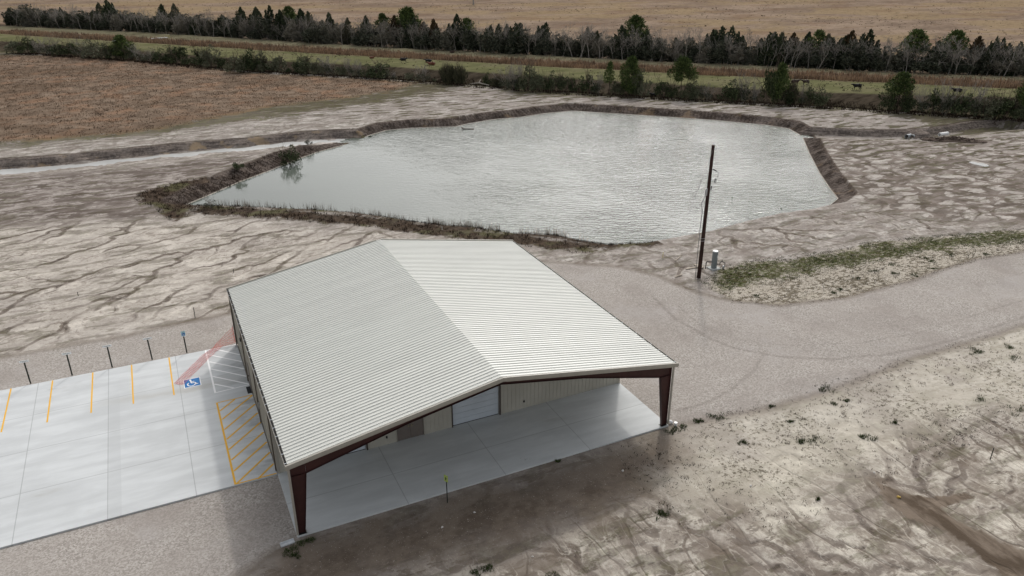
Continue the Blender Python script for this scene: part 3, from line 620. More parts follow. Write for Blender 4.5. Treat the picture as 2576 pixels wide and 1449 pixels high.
# ------------------------------------------------------------------ BUILDING
def wall_mat():
    t = NT('tan_wall_panel', .5, .35); P = t.geo().outputs['Position']; n = t.noise(P, .5, 5, .6)
    return t.out(t.mix(t.ss(n, .3, .7), (.42, .395, .335), (.475, .45, .385)))
TAN = wall_mat()
def roof_mat():
    t = NT('light_roof_sheet', .38, .45); P = t.geo().outputs['Position']; n = t.noise(t.mp(P, sc=(.3, 3, 1)), .6, 6, .6); g = t.noise(P, 7, 4, .7)
    c = t.mix(t.ss(n, .3, .7), (.565, .568, .52), (.62, .622, .57)); c = t.mix(t.mul(t.ss(g, .64, .74), .15), c, (.47, .45, .40))
    s = t.n.new('ShaderNodeSeparateXYZ'); t.L(P, s.inputs[0])
    wn = t.n.new('ShaderNodeTexWhiteNoise'); wn.noise_dimensions = '1D'; t.L(t.m_('FLOOR', t.mul(t.add(s.outputs[1], .14), 1/.9144)), wn.inputs['W']); c = t.mix(t.mul(wn.outputs['Value'], .16), c, (.50, .50, .46))
    rows = t.m_('ABSOLUTE', t.sub(t.m_('FRACT', t.mul(s.outputs[0], 1/1.52)), .5)); fr = t.m_('ABSOLUTE', t.sub(t.m_('FRACT', t.mul(s.outputs[1], 1/.1525)), .5))
    scr = t.mul(t.ss(rows, .012, .004), t.ss(fr, .1, .03)); c = t.mix(t.mul(scr, .5), c, (.3, .3, .28))
    return t.out(c, t.bump(t.noise(P, 1.1, 3), .12, .02))
ROOF = roof_mat(); TRIM = flat('tan_trim', (.36, .335, .285), .45, .4, .06); RED = flat('red_oxide_steel', (.046, .015, .013), .55, .35, .18, 2)
DARKG = flat('gutter_shade', (.05, .048, .045), .6); WHG = flat('white_door', (.53, .57, .61), .5, .35, .04, 1); BRN = flat('brown_door', (.165, .14, .122), .5, .3, .06); BLK = flat('black_metal', (.02, .02, .02), .5); CON = flat('cast_concrete', (.42, .43, .41), .85, .2, .1, 5)
B = empty('metal_building', (0, 0, 0)); tag(B, 'low metal building with a ribbed pale roof, tan walls and an open front porch', 'building')
pitch = (HR-HE)/(XM-(-.05))
def ribbed(xa, za, xb, zb):
    """one roof slope: trapezoid ribs running from eave to ridge"""
    V = []; ys = []; y = -.14; yend = YB+.16; n = int(round((yend-y)/.3048)); p = (yend-y)/n
    for i in range(n):
        b0 = y+i*p
        for dy, h in ((0, 0), (.5*p-.05, 0), (.5*p-.026, .041), (.5*p+.016, .041), (.5*p+.04, 0)): ys.append((b0+dy, h))
    ys.append((yend, 0)); xs = np.linspace(0, 1, 9)
    for q in xs:
        for yy, h in ys: V.append((xa+(xb-xa)*q, yy, za+(zb-za)*q+h))
    m = len(ys); ii = np.arange(len(xs)*m).reshape(len(xs), m)
    F_ = np.stack([ii[:-1, :-1], ii[1:, :-1], ii[1:, 1:], ii[:-1, 1:]], -1).reshape(-1, 4)
    if xb < xa: F_ = F_[:, ::-1]
    return np_mesh('roof_sheet', V, F_, 4)
l1 = link('roof_slope', ribbed(.03, HE-.02, XM, HR-.02), ROOF, B); l2 = link('roof_slope', ribbed(W_-.0, HE-.02, XM, HR-.02), ROOF, B)
# ridge cap: two thin flashings that step over the ribs
for s_ in (-1, 1):
    xa_ = XM+s_*.55; link('ridge_cap', ribbed(xa_, HR-.02-.55*pitch+.006, XM+s_*.0, HR-.02+.006), ROOF, B)
# rake trims front and back
for y0, y1, nm in ((-.26, -.14, 'rake_trim'), (YB+.16, YB+.26, 'rake_trim')):
    for xa, xb in ((-.12, XM-.22), (W_+.14, XM+.22)):
        za = HE+(.0); zb = HE+abs(xb-xa)*pitch
        mb = MB(); mb.prism([(xa, za-.16), (xb, zb-.16), (xb, zb+.05), (xa, za+.05)] if xa < xb else [(xb, zb-.16), (xa, za-.16), (xa, za+.05), (xb, zb+.05)], y0, y1)
        k = -1 if y0 < 0 else 1
        ya, yb_ = sorted((y0+k*.0+(.04 if k < 0 else 0), y1-(.04 if k > 0 else 0)))
        mb.prism([(xa, za-.27), (xb, zb-.27), (xb, zb-.165), (xa, za-.165)] if xa < xb else [(xb, zb-.27), (xa, za-.27), (xa, za-.165), (xb, zb-.165)], ya, yb_)
        mb.build(nm, TRIM, B, bevel=.012)
zr = HR
MB().prism([(XM-.26, zr-.25), (XM, zr-.2), (XM+.26, zr-.25), (XM+.26, zr+.0), (XM, zr+.06), (XM-.26, zr+.0)], -.275, -.13).build('peak_box', TRIM, B, bevel=.01)
# gutters
for s, xe in ((-1, .03), (1, W_)):
    xo = xe+s*.15; zt = HE-.03
    g = MB(); lo, hi = sorted((xe, xo))
    g.box(lo, hi, -.2, YB+.2, zt-.16, zt-.145); o1, o2 = sorted((xo, xo-s*.012)); g.box(o1, o2, -.2, YB+.2, zt-.145, zt+.015); o1, o2 = sorted((xe, xe+s*.01)); g.box(o1, o2, -.2, YB+.2, zt-.145, zt-.03)
    g.box(lo, hi, -.212, -.2, zt-.16, zt+.0); g.box(lo, hi, YB+.2, YB+.212, zt-.16, zt+.0)
    gu = g.build('gutter', TRIM, B)
    MB().box(lo+.013, hi-.013, -.19, YB+.19, zt-.143, zt-.13).build('gutter_shade_strip', DARKG, gu)  # dark strip painting the shade between roof edge and gutter lip
    for k in range(28): MB().box(lo-.0+.002, hi-.002, .12+k*.914, .15+k*.914, zt+.0, zt+.012).build('gutter_strap', WHG, gu)
# walls
def ribs_wall(mb, horiz, a0, a1, q, z0, ztop, s, skip=()):
    """narrow vertical ribs on a wall plane; ztop is a function"""
    k = a0+.15
    while k < a1-.1:
        if not any(p0-.05 < k < p1+.05 for p0, p1 in skip):
            zz = ztop(k)
            if horiz: mb.box(k-.03, k+.03, *sorted((q, q+s*.028)), z0, zz)
            else: mb.box(*sorted((q, q+s*.028)), k-.03, k+.03, z0, zz)
        k += .3048
roofz = lambda x: HE-.24+min(x, W_-x)*pitch
DOORS = [(2.35, 5.75, 3.05), (7.86, 9.74, 2.2), (11.85, 15.38, 3.65)]
wf = MB(); y0, y1 = YW+.05, YW+.2
xs = [.06, 2.35, 5.75, 7.86, 9.74, 11.85, XM, 15.38, W_-.06]
for a, b in zip(xs[:-1], xs[1:]):
    zb0 = 0
    for d0, d1, dh in DOORS:
        if a >= d0-.01 and b <= d1+.01: zb0 = dh
    wf.prism([(a, zb0), (b, zb0), (b, roofz(b)), (a, roofz(a))], y0, y1)
sk = [(d0, d1) for d0, d1, _ in DOORS]
ribs_wall(wf, True, .06, W_-.06, y0, .0, lambda x: roofz(x)-.02, -1, sk)
for d0, d1, dh in DOORS:
    k = d0+.1
    while k < d1: wf.box(k-.03, k+.03, y0-.028, y0, dh+.12, roofz(k)-.02); k += .3048
wf.build('porch_wall', TAN, B)
for xx, nm in ((.06, 'left_wall'), (W_-.06, 'right_wall')):
    s = -1 if xx < 1 else 1; mb = MB(); a, b = sorted((xx, xx-s*.12)); mb.box(a, b, YW+.21, YB-.13, 0, HE-.2)
    ribs_wall(mb, False, YW+.25, YB-.13, xx, 0, lambda y: HE-.22, s); mb.build(nm, TAN, B)
wb = MB(); wb.prism([(.06, 0), (W_-.06, 0), (W_-.06, HE-.24), (XM, HR-.22), (.06, HE-.24)], YB-.12, YB); ribs_wall(wb, True, .1, W_-.1, YB, 0, lambda x: roofz(x)-.03, 1); wb.build('back_wall', TAN, B)
for x, y in ((.05, YW+.05), (W_-.05, YW+.05), (.05, YB), (W_-.05, YB)):
    sx = 1 if x < 1 else -1; sy = 1 if y < 10 else -1
    c = MB(); a, b = sorted((x-sx*.04, x+sx*.13)); e, f = sorted((y-sy*.045, y-sy*.03)); c.box(a, b, e, f, 0, HE-.25); a, b = sorted((x-sx*.045, x-sx*.03)); e, f = sorted((y-sy*.03, y+sy*.14)); c.box(a, b, e, f, 0, HE-.25); c.build('corner_trim', TRIM, B)
# roll-up doors, double door
for d0, d1, dh in (DOORS[0], DOORS[2]):
    mb = MB(); k = 0.0; yy = YW+.14
    prof = []
    n = int(dh/.5)
    for i in range(n+1):
        za, zb_ = i*dh/(n+1)+.012, (i+1)*dh/(n+1); mb.box(d0+.03, d1-.03, yy, yy+.05, za, zb_-.006)
    dr = mb.build('overhead_door', WHG, B, bevel=.006)
    MB().box(d0+.03, d1-.03, yy-.006, yy+.0, .0, .045).build('rubber_seal', BLK, dr)
    f = MB(); f.box(d0-.07, d0, YW-.03, YW+.05, 0, dh+.09); f.box(d1, d1+.09, YW-.03, YW+.05, 0, dh+.09); f.box(d0, d1, YW-.03, YW+.05, dh+.0, dh+.09)
    f.build('door_jamb', flat('dark_jamb', (.06, .045, .04), .5), B)
d0, d1, dh = DOORS[1]; f = MB(); f.box(d0-.05, d0, YW-.02, YW+.05, 0, dh+.05); f.box(d1, d1+.05, YW-.02, YW+.05, 0, dh+.05); f.box(d0, d1, YW-.02, YW+.05, dh, dh+.05); f.build('door_frame', TRIM, B)
for a, b, hx_ in ((d0+.01, (d0+d1)/2-.006, (d0+d1)/2-.1), ((d0+d1)/2+.006, d1-.01, (d0+d1)/2+.1)):
    lf = MB().box(a, b, YW+.04, YW+.09, .02, dh-.01).build('door_leaf', BRN, B, bevel=.005)
    MB().tube([(hx_, YW+.04, 1.0), (hx_, YW-.03, 1.0), (hx_-.1*np.sign(hx_-(d0+d1)/2)*-1, YW-.03, 1.0)], .014, 6).box(hx_-.03, hx_+.03, YW+.02, YW+.0395, .93, 1.1).build('handle', flat('brass', (.35, .3, .2), .4, .5, .1, 5, .8), lf)
for xo in (7.15, 17.3): MB().box(xo-.05, xo+.05, YW-.04, YW+.05, .52, .66).build('outlet_box', BLK, B, bevel=.01)
# entry door + lamp on the left wall
ed = MB().box(.0, .058, 16.75, 17.7, .02, 2.13).build('entry_door', BRN, B, bevel=.004); MB().box(-.05, .0, 17.55, 17.6, .95, 1.05).build('handle', BLK, ed)
MB().box(-.08, .03, 19.9, 20.15, 2.75, 3.0).build('wall_lamp', BLK, B, bevel=.02)
MB().box(-.06, .03, 12.1, 12.5, 1.3, 1.75).build('electric_box', flat('grey_box', (.3, .3, .29)), B, bevel=.01)
# tapered steel frames
def ibeam(mb, outer, inner, y, fw=.2, tf=.014, tw=.012):
    """outer and inner are matching (x,z) edge lines of a tapered member"""
    O = [Vector((p[0], p[1])) for p in outer]; I = [Vector((p[0], p[1])) for p in inner]
    mb.prism([tuple(p) for p in O]+[tuple(p) for p in I[::-1]], y-tw/2, y+tw/2)
    for L_ in (O, I):
        d = (L_[-1]-L_[0]).normalized(); n = Vector((-d.y, d.x)); other = I if L_ is O else O
        if n.dot(other[0]-L_[0]) > 0: n = -n
        n = n*tf
        mb.prism([tuple(L_[0]), tuple(L_[-1]), tuple(L_[-1]+n), tuple(L_[0]+n)], y-fw/2, y+fw/2)
YF = .2
for s in (1, -1):
    fx = (lambda x: x) if s == 1 else (lambda x: W_-x)
    c = MB(); ibeam(c, [(fx(.14), .02), (fx(.14), HE-.28)], [(fx(.48), .02), (fx(.96), HE-.98)], YF, .24)
    # knee block
    c.prism([(fx(.14), HE-.98), (fx(.96), HE-.98), (fx(.97), HE-.24+.8*pitch), (fx(.14), HE-.3)], YF-.01, YF+.01)
    c.box(*sorted((fx(.14), fx(.96))), YF-.11, YF+.11, HE-1.0, HE-.98)
    co = c.build('column', RED, B)
    bp = MB(); bp.box(*sorted((fx(.08), fx(.55))), YF-.15, YF+.15, .0, .02); bp.build('base_plate', BLK, co)
    gr_ = MB().box(*sorted((fx(.05), fx(.6))), YF-.19, YF+.19, -.0, .012).build('grout_pad', CON, co)
    for dx in (.2, .32, .44):
        for dy in (-.08, .08): MB().tube([(fx(dx), YF+dy, .02), (fx(dx), YF+dy, .07)], .015, 6).build('anchor_bolt', BLK, co)
    r = MB(); zt = lambda x: HE-.24+(x)*pitch
    ibeam(r, [(fx(.97), zt(.97)), (fx(7), zt(7))], [(fx(.97), HE-.98), (fx(7), zt(7)-.42)], YF, .2)
    ibeam(r, [(fx(7), zt(7)), (fx(XM-.01), zt(XM-.01))], [(fx(7), zt(7)-.42), (fx(XM-.01), zt(XM-.01)-.36)], YF, .2)
    r.build('rafter', RED, B)
    pl = MB()
    for k in range(9):
        x = .5+k*1.5; z0 = HE-.04+(x)*pitch-.2; a, b = sorted((fx(x), fx(x+.06))); pl.box(a, b, -.12, YW+.04, z0, z0+.19)
    pl.build('purlins', RED, B)
    ds = MB(); xo = fx(.0); a, b = sorted((fx(-.02), fx(.1)))
    ds.box(a, b, YF-.22, YF-.13, .1, HE-.2); d_o = ds.build('downspout', TRIM, B, bevel=.012)
for y in (6.5, 12.4, 18.5, 24.95):
    for s in (-1, 1):
        x = .0 if s < 0 else W_; a, b = sorted((x+s*.0, x+s*.085)); MB().box(a, b, y-.06, y+.06, .06, HE-.21).build('downspout', flat('bronze_downspout', (.12, .10, .08), .5), B, bevel=.012)
e_ = MB().box(-.08, .03, YW+.0, YW+.045, .0, HE-.24)
# splash trough + pipe ends
t = empty('splash_trough', (-.95, -.22, -.09)); tag(t, 'short pale plastic splash trough lying by the left porch column foot', 'splash block')
MB().box(.0, .75, -.13, .13, 0, .02).box(.0, .75, -.16, -.13, 0, .09).box(.0, .75, .13, .16, 0, .09).box(-.03, .0, -.16, .16, 0, .07).build('channel', flat('pale_plastic', (.55, .57, .58), .5), t, bevel=.008); t.rotation_euler = (0, 0, R(4))
PVC = flat('white_pvc', (.78, .78, .77), .4, .4, .03)
t = empty('drain_elbow', (W_+.22, .28, -.05)); tag(t, 'white plastic drain elbow lying beside the right porch column foot', 'pipe')
MB().tube([(-.12, .04, .13), (.02, .0, .13), (.15, -.06, .1), (.2, -.1, .0)], .105, 12).build('elbow', PVC, t, smooth=True); MB().tube([(-.16, .05, .13), (-.115, .037, .13)], .112, 12).build('socket', BLK, t)
t = empty('drain_riser', (W_+.52, -.1, -.1)); tag(t, 'short upright white capped drain pipe at the porch corner by the gravel', 'pipe')
MB().tube([(0, 0, 0), (0, 0, .2)], .1, 14).build('pipe', PVC, t); MB().tube([(0, 0, .2), (0, 0, .24)], .125, 14).build('cap', PVC, t)
# door mat
t = MB().box(-.32, -.03, 16.72, 17.72, .004, .03).box(-.24, -.12, 16.95, 17.05, .03, .034).box(-.24, -.12, 17.35, 17.45, .03, .034).build('door_mat', flat('black_rubber', (.022, .022, .024), .8)); tag(t, 'black rubber mat on the concrete at the left wall between the two hatched areas', 'mat')

# ------------------------------------------------------------------ safety netting
def net():
    Aed = [(-.10, 25.62, 1.36), (-.6, 25.75, .9), (-1.35, 25.75, .28), (-2.0, 25.0, .07), (-2.75, 24.3, .05), (-3.6, 23.0, .04), (-4.4, 21.8, .04), (-5.15, 20.6, .03)]
    Bed = [(-.08, 25.45, .02), (-.5, 25.35, .03), (-1.1, 25.15, .05), (-1.7, 24.4, .09), (-2.4, 23.5, .05), (-3.0, 22.5, .05), (-3.75, 21.4, .04), (-4.5, 20.15, .03)]
    Mid = [(-.1, 25.5, .7), (-.55, 25.6, .42), (-1.2, 25.5, .22), (-1.8, 24.75, .16), (-2.55, 23.95, .10), (-3.25, 22.7, .09), (-4.1, 21.6, .05), (-4.9, 20.3, .04)]
    def cat(P, u):
        k = min(int(u*(len(P)-1)), len(P)-2); f = u*(len(P)-1)-k; g = [np.array(P[min(max(k+j, 0), len(P)-1)]) for j in (-1, 0, 1, 2)]
        return .5*((2*g[1])+(-g[0]+g[2])*f+(2*g[0]-5*g[1]+4*g[2]-g[3])*f*f+(-g[0]+3*g[1]-3*g[2]+g[3])*f**3)
    NU, NV = 64, 15; S = np.zeros((NU+1, NV+1, 3))
    for i in range(NU+1):
        u = i/NU; a, m, b = cat(Aed, u), cat(Mid, u), cat(Bed, u)
        for j in range(NV+1):
            v = j/NV; S[i, j] = a*(1-v)*(1-2*v)+m*4*v*(1-v)+b*v*(2*v-1)
            S[i, j, 2] = max(.014, S[i, j, 2]+.02*math.sin(i*.7+j*1.3))
    mb = MB()
    def rib(p, q, r=.011): mb.tube([p, q], r, 3)
    for i in range(NU+1):
        for j in range(NV): rib(S[i, j], S[i, j+1], .008)
    for j in (0, 3, 6, 9, 12, 15):
        for i in range(NU): rib(S[i, j], S[i+1, j], .009)
    return mb
t = empty('safety_netting', (0, 0, 0)); tag(t, 'red orange plastic safety netting trailing from the wall corner across the painted concrete', 'netting')
net().build('mesh', flat('orange_plastic', (.70, .07, .05), .5, .3, .1), t)
MB().tube([(-.1, 25.55, -.05), (-.12, 25.66, 1.5)], .022, 6).build('stake', flat('rusty_stake', (.16, .03, .02)), t)

# ------------------------------------------------------------------ signs and stakes
GPOST = flat('dark_green_post', (.022, .03, .022), .5); SWH = flat('sign_white', (.86, .87, .85), .45, .4, .03)
def text(body, size, parent, mat, loc, name='lettering', depth=.002, align='CENTER'):
    cu = bpy.data.curves.new(name, 'FONT'); cu.body = body; cu.size = size; cu.align_x = align; cu.align_y = 'CENTER'; cu.extrude = depth; cu.resolution_u = 2
    tmp = bpy.data.objects.new('tmp', cu); col.objects.link(tmp); dg = bpy.context.evaluated_depsgraph_get(); me = bpy.data.meshes.new_from_object(tmp.evaluated_get(dg)); bpy.data.objects.remove(tmp)
    o = link(name, me, mat, parent, loc); me.materials.clear(); me.materials.append(mat); o.rotation_euler = (R(90), 0, 0); return o
def uchannel(mb, h, w_=.05):
    mb.box(-w_, w_, .0, .006, 0, h); mb.box(-w_, -w_+.006, -.03, .0, 0, h); mb.box(w_-.006, w_, -.03, .0, 0, h); return mb
PS = [(-15.0, 'leftmost parking sign on a dark post behind the slab edge'), (-12.2, 'second parking sign from the left on a dark post behind the slab edge'), (-9.4, 'third parking sign from the left on a dark post behind the slab edge'), (-6.5, 'fourth parking sign from the left, nearest the blue accessible sign')]
s0 = None
for x, lab in PS:
    if s0 is None:
        s0 = t = empty('parking_sign', (x, YB+.33, -.08))
        uchannel(MB(), 1.98).build('post', GPOST, t)
        bo = MB().box(-.32, .32, -.045, -.032, 1.86, 2.03).build('board', SWH, t, bevel=.004)
        text('PARKING', .105, bo, BLK, (0, -.046, 1.945))
    else:
        t = s0.copy(); col.objects.link(t)
        for ch in list(s0.children):
            c = ch.copy(); col.objects.link(c); c.parent = t
            for gc_ in ch.children: g2 = gc_.copy(); col.objects.link(g2); g2.parent = c
        t.location = (x, YB+.33, -.08)
    tag(t, lab, 'sign', 'parking signs along the back edge of the slab')
    t.rotation_euler = (0, R(random.uniform(-1, 1)), R(random.uniform(-3, 3)))
t = empty('accessible_sign', (-3.9, YB+.35, -.08)); tag(t, 'blue and white wheelchair parking sign on a dark post by the netting', 'sign')
uchannel(MB(), 1.98).build('post', GPOST, t)
bo = MB().box(-.16, .16, -.045, -.032, 1.56, 2.0).build('board', flat('pale_cyan_sign', (.45, .68, .72), .45, .4, .03), t, bevel=.004)
MB().quad((-.12, -.047, 1.6), (.12, -.047, 1.6), (.12, -.047, 1.84), (-.12, -.047, 1.84)).build('blue_field', BLU, bo)
mb = MB(); wheelchair(mb, lambda u, v: (-.12+.24*u, -.05, 1.6+.24*v), .07); mb.build('wheelchair_symbol', SWH, bo)
text('RESERVED', .048, bo, flat('sign_green', (.03, .2, .2)), (0, -.047, 1.95)); text('PARKING', .05, bo, flat('sign_green', (.03, .2, .2)), (0, -.047, 1.89))
MB().box(-.15, .15, -.043, -.033, 1.53, 1.555).build('lower_plate', SWH, bo)
t = empty('marker_sign', (8.72, -.85, -.1)); tag(t, 'narrow yellow green marker sign on a thin dark post in front of the porch', 'sign'); t.rotation_euler = (0, R(-.6), R(-62))
uchannel(MB(), 1.75, .025).build('post', GPOST, t)
bo = MB().box(-.15, .15, -.045, -.032, 1.58, 2.05).build('board', flat('lime_sign', (.42, .52, .14), .5, .3, .05), t, bevel=.004); MB().box(-.05, .02, -.05, -.046, 1.7, 1.9).box(-.02, .06, -.052, -.0465, 1.82, 1.86).build('arrow_mark', BLK, bo)
for u, v, vt, nm, lab, mt in ((197,746,735,'survey_stake','short dark stake in the sand on the far left','d'),(588,688,677,'survey_stake','short dark stake in the sand beyond the roof corner','d'),(491,801,773,'survey_stake','tall thin dark stake at the edge of the gravel','d'),(2491,1155,1122,'survey_stake','thin dark stake standing in the wet sand at the right edge','d'),(1667,648,632,'survey_stake','pale yellow whisker stake near the shore left of the pole','y'),(1112,578,570,'survey_stake','white stub standing at the near pond shore','w'),(263,101,96,'pipeline_marker','left pale yellow marker post of the pair by the levee ditch','y'),(268,101,96,'pipeline_marker','right pale yellow marker post of the pair by the levee ditch','y'),(420,94,88,'pipeline_marker','left pale yellow marker post at the far end of the white pipe','y'),(425,94,88,'pipeline_marker','right pale yellow marker post at the far end of the white pipe','y'),(493,93,90,'pipeline_marker','lone pale yellow marker post at the edge of the tree row','y')):
    zz = ZP if v < 120 else 0
    if v < 120:
        x, y = G(u, v, ZP)
    else: x, y = G(u, v, -.1); 
    zz = zg(x, y); h = HT(u, vt, x, y)-zz
    t = empty(nm, (x, y, zz-.05)); tag(t, lab, 'post' if nm == 'pipeline_marker' else 'stake', 'pale yellow pipeline markers' if nm == 'pipeline_marker' else 'stakes marking the site')
    r = .11 if v < 120 else .03
    MB().tube([(0, 0, 0), (.02*h, 0, h)], r, 7).build('shaft', {'d': GPOST, 'y': flat('pale_yellow', (.62, .52, .2)), 'w': PVC}[mt], t)
    MB().tube([(.02*h, 0, h), (.02*h, 0, h+.03)], r*1.15, 7).build('cap', {'d': BLK, 'y': PVC, 'w': PVC}[mt], t)
for u0, v0, u1, v1, lab in ((380,99.5,421,96.5,'long white pipe lying across the reed ditch between the marker posts'), (282,106,292,105.2,'short white pipe end beside the left marker posts')):
    a, b = G(u0, v0, ZP), G(u1, v1, ZP); t = MB().tube([(*a, ZP+.12), ((a[0]+b[0])/2, (a[1]+b[1])/2, ZP+.16), (*b, ZP+.12)], .16, 8).build('pipe', PVC); tag(t, lab, 'pipe')

# ------------------------------------------------------------------ utility pole
PX, PY = 43.73, 20.07; P0 = zg(PX, PY); PHh = 13.32
def woodm():
    t = NT('dark_pole_wood', .8, .2); P = t.obj(); n = t.noise(t.mp(P, sc=(9, 9, .5)), 1.6, 6, .7)
    return t.out(t.mix(t.ss(n, .35, .65), (.018, .009, .007), (.06, .032, .025)), t.bump(n, .5, .02))
U = empty('utility_pole', (PX, PY, P0)); tag(U, 'tall dark brown wooden utility pole standing between the gravel and the pond', 'utility pole')
MB().tube([(0, 0, -.3), (0, 0, 6), (0, 0, PHh-P0)], .205, 16, .145).build('shaft', woodm(), U, smooth=False)
GALV = flat('galvanised', (.42, .43, .44), .45, .5, .08, 4, .6); CABLE = flat('grey_cable', (.19, .19, .19), .6)
def pz(cv): return HT(2400/1.4907+0, (500+cv/2.416)/1.4907, PX, PY)-P0
rt = Vector((RGT[0], RGT[1], 0)); tc = Vector((-FWD[0], -FWD[1], 0)).normalized()
q = lambda a, c, z: tuple(rt*a+tc*c+Vector((0, 0, z)))
MB().tube([q(.05, .15, 13.15), q(.32, .2, 13.18), q(.45, .2, 13.22)], .02, 6).build('top_bracket', GALV, U)
MB().tube([q(.16, .1, pz(283)), q(.28, .15, pz(288)), q(.52, .2, pz(300))], .05, 8).build('insulator', BLK, U)
MB().tube([q(.52, .2, pz(300)), q(.68, .2, pz(310)), q(.75, .2, pz(325)), q(.66, .2, pz(350)), q(.62, .2, pz(368))], .018, 5).build('jumper_wire', CABLE, U)
MB().tube([q(.13, .1, pz(385)), q(.5, .18, pz(385))], .02, 5).build('bracket_arm', GALV, U)
MB().tube([q(.5, .18, pz(365)), q(.45, .18, pz(402))], .04, 8).tube([q(.63, .18, pz(370)), q(.53, .18, pz(404))], .025, 6).build('fuse_cutout', BLK, U)
MB().tube([q(.24, .14, pz(430)), q(.2, .14, pz(470))], .05, 8).build('surge_arrester', BLK, U)
b_ = MB(); cx0 = q(-.22, .12, 0); z0, z1 = pz(520), pz(455); b_.box(cx0[0]-.09, cx0[0]+.09, cx0[1]-.09, cx0[1]+.09, z0, z1); b_.build('service_box', GALV, U, bevel=.015)
MB().tube([q(-.24, .15, pz(520)), q(-.42, .2, pz(550)), q(-.55, .2, pz(580)), q(-.5, .2, pz(610)), q(-.42, .2, pz(640)), q(-.44, .2, 4.0), q(-.4, .2, 0)], .03, 7).build('conduit', CABLE, U)
for cv in (903, 925): MB().tube([q(-.45, .2, pz(cv)), q(-.1, .24, pz(cv)), q(.15, .18, pz(cv))], .02, 6).build('conduit_strap', GALV, U)
MB().tube([q(-.05, .16, 13.0), q(-.6, .3, 10.9), q(-1.35, .5, 8.6), q(-2.0, .7, 6.6)], .012, 4).build('hanging_wire', CABLE, U)
# well pressure tank
tx, ty = 46.6, 21.3; tz = zg(tx, ty)
t = empty('pressure_tank', (tx, ty, tz)); tag(t, 'grey cylindrical pressure tank with a white top beside the utility pole', 'tank')
body = MB().tube([(0, 0, .1), (0, 0, 1.88)], .29, 24).build('shell', flat('grey_tank_paint', (.20, .225, .23), .4, .4, .05), t, smooth=False); MB().tube([(0, 0, 1.88), (0, 0, 1.95)], .30, 24, .26).build('lid', PVC, t); MB().quad((.05, -.292, 1.2), (.19, -.232, 1.2), (.19, -.232, 1.55), (.05, -.292, 1.55)).build('label_plate', SWH, t)
MB().box(-.55, .55, -.5, .5, -.08, .1).build('base_block', CON, t, bevel=.02)
MB().tube([q(-.25, .05, .75), q(-.85, .25, .85), q(-.9, .27, .8), q(-.92, .27, .05)], .05, 7).tube([q(.25, .2, .55), q(.5, .3, .5), q(.52, .3, .85), q(.7, .32, .9), q(1.0, .35, .75), q(1.0, .38, .4)], .045, 7).tube([q(.68, .3, .8), q(.7, .3, 1.1)], .04, 6).build('pipework', BLK, t)
MB().box(.75, .95, -.55, -.4, 0, .32).build('valve_box', GALV, t, bevel=.02)
for i, (u0, v0, u1, v1, wd, lab) in enumerate(((1725,676,1768,668,.14,'long pale board lying on the sand behind the utility pole'), (1749,664,1768,672,.45,'short pale board lying on the sand beside the tank'), (1698,696,1716,690,.08,'thin grey lath lying at the gravel edge left of the pole'), (1698,656,1712,645,.07,'pale narrow lath lying on the sand between the stake and the pole'))):
    a, b = np.array(G(u0, v0, -.05)), np.array(G(u1, v1, -.05)); d = (b-a)/np.hypot(*(b-a)); n = np.array([-d[1], d[0]])*wd/2; zz = max(zg(*a), zg(*b))+.03
    mb = MB(); mb.prism([tuple(a-n), tuple(b-n), tuple(b+n), tuple(a+n)], zz, zz+.05, 'z'); o = mb.build('board', flat('weathered_wood', (.40, .34, .27), .8)); tag(o, lab, 'board', 'boards lying near the pole')

# ------------------------------------------------------------------ culverts
CORR = flat('culvert_steel', (.32, .34, .35), .5, .4, .15, 4, .3)
dv = (np.array(G(2365, 341, -.9))-np.array(G(2280, 342, -.9))); dv = dv/np.hypot(*dv)
for u, v, l, lab, fl in ((2280, 343, 3.5, 'left of the two dark culvert pipe mouths in the ditch right of the pond', 0), (2294, 344, 3.5, 'right of the two dark culvert pipe mouths in the ditch right of the pond', 0), (2362, 339, 2.2, 'pale pipe end sticking out of the ditch bank beyond the twin culverts', 1)):
    x, y = G(u, v, -.85); t = empty('culvert_pipe', (x, y, -.84 if not fl else -.75)); tag(t, lab, 'culvert pipe', 'culvert pipes in the right ditch')
    face = np.array([CAM[0]-x, CAM[1]-y]); face = face/np.hypot(*face); ax_ = face*.55+(-dv)*.83; ax_ = ax_/np.hypot(*ax_)
    mb = MB(); n = 18; ri, ro = (.36, .42) if not fl else (.26, .31)
    P0_ = Vector((0, 0, 0)); D = Vector((-ax_[0], -ax_[1], 0)); Uu = Vector((-D.y, D.x, 0)); Zz = Vector((0, 0, 1))
    ring = lambda off, r: [tuple(D*off+Uu*math.cos(2*math.pi*k/n)*r+Zz*math.sin(2*math.pi*k/n)*r) for k in range(n)]
    steps = [(0, ri), (0, ro)]+[(l*j/24, ro+(.02 if j % 2 else 0)) for j in range(1, 25)]
    for off, r in steps: mb.v += ring(off, r)
    mb.v += ring(l*.9, ri)
    for a in range(len(steps)-1):
        for k in range(n): k2 = (k+1) % n; mb.f.append((a*n+k, (a+1)*n+k, (a+1)*n+k2, a*n+k2))
    e0 = len(steps)*n
    for k in range(n): k2 = (k+1) % n; mb.f.append((k, k2, e0+k2, e0+k))
    mb.f.append(tuple(e0+k for k in range(n)))
    mb.build('barrel', CORR if not fl else PVC, t)
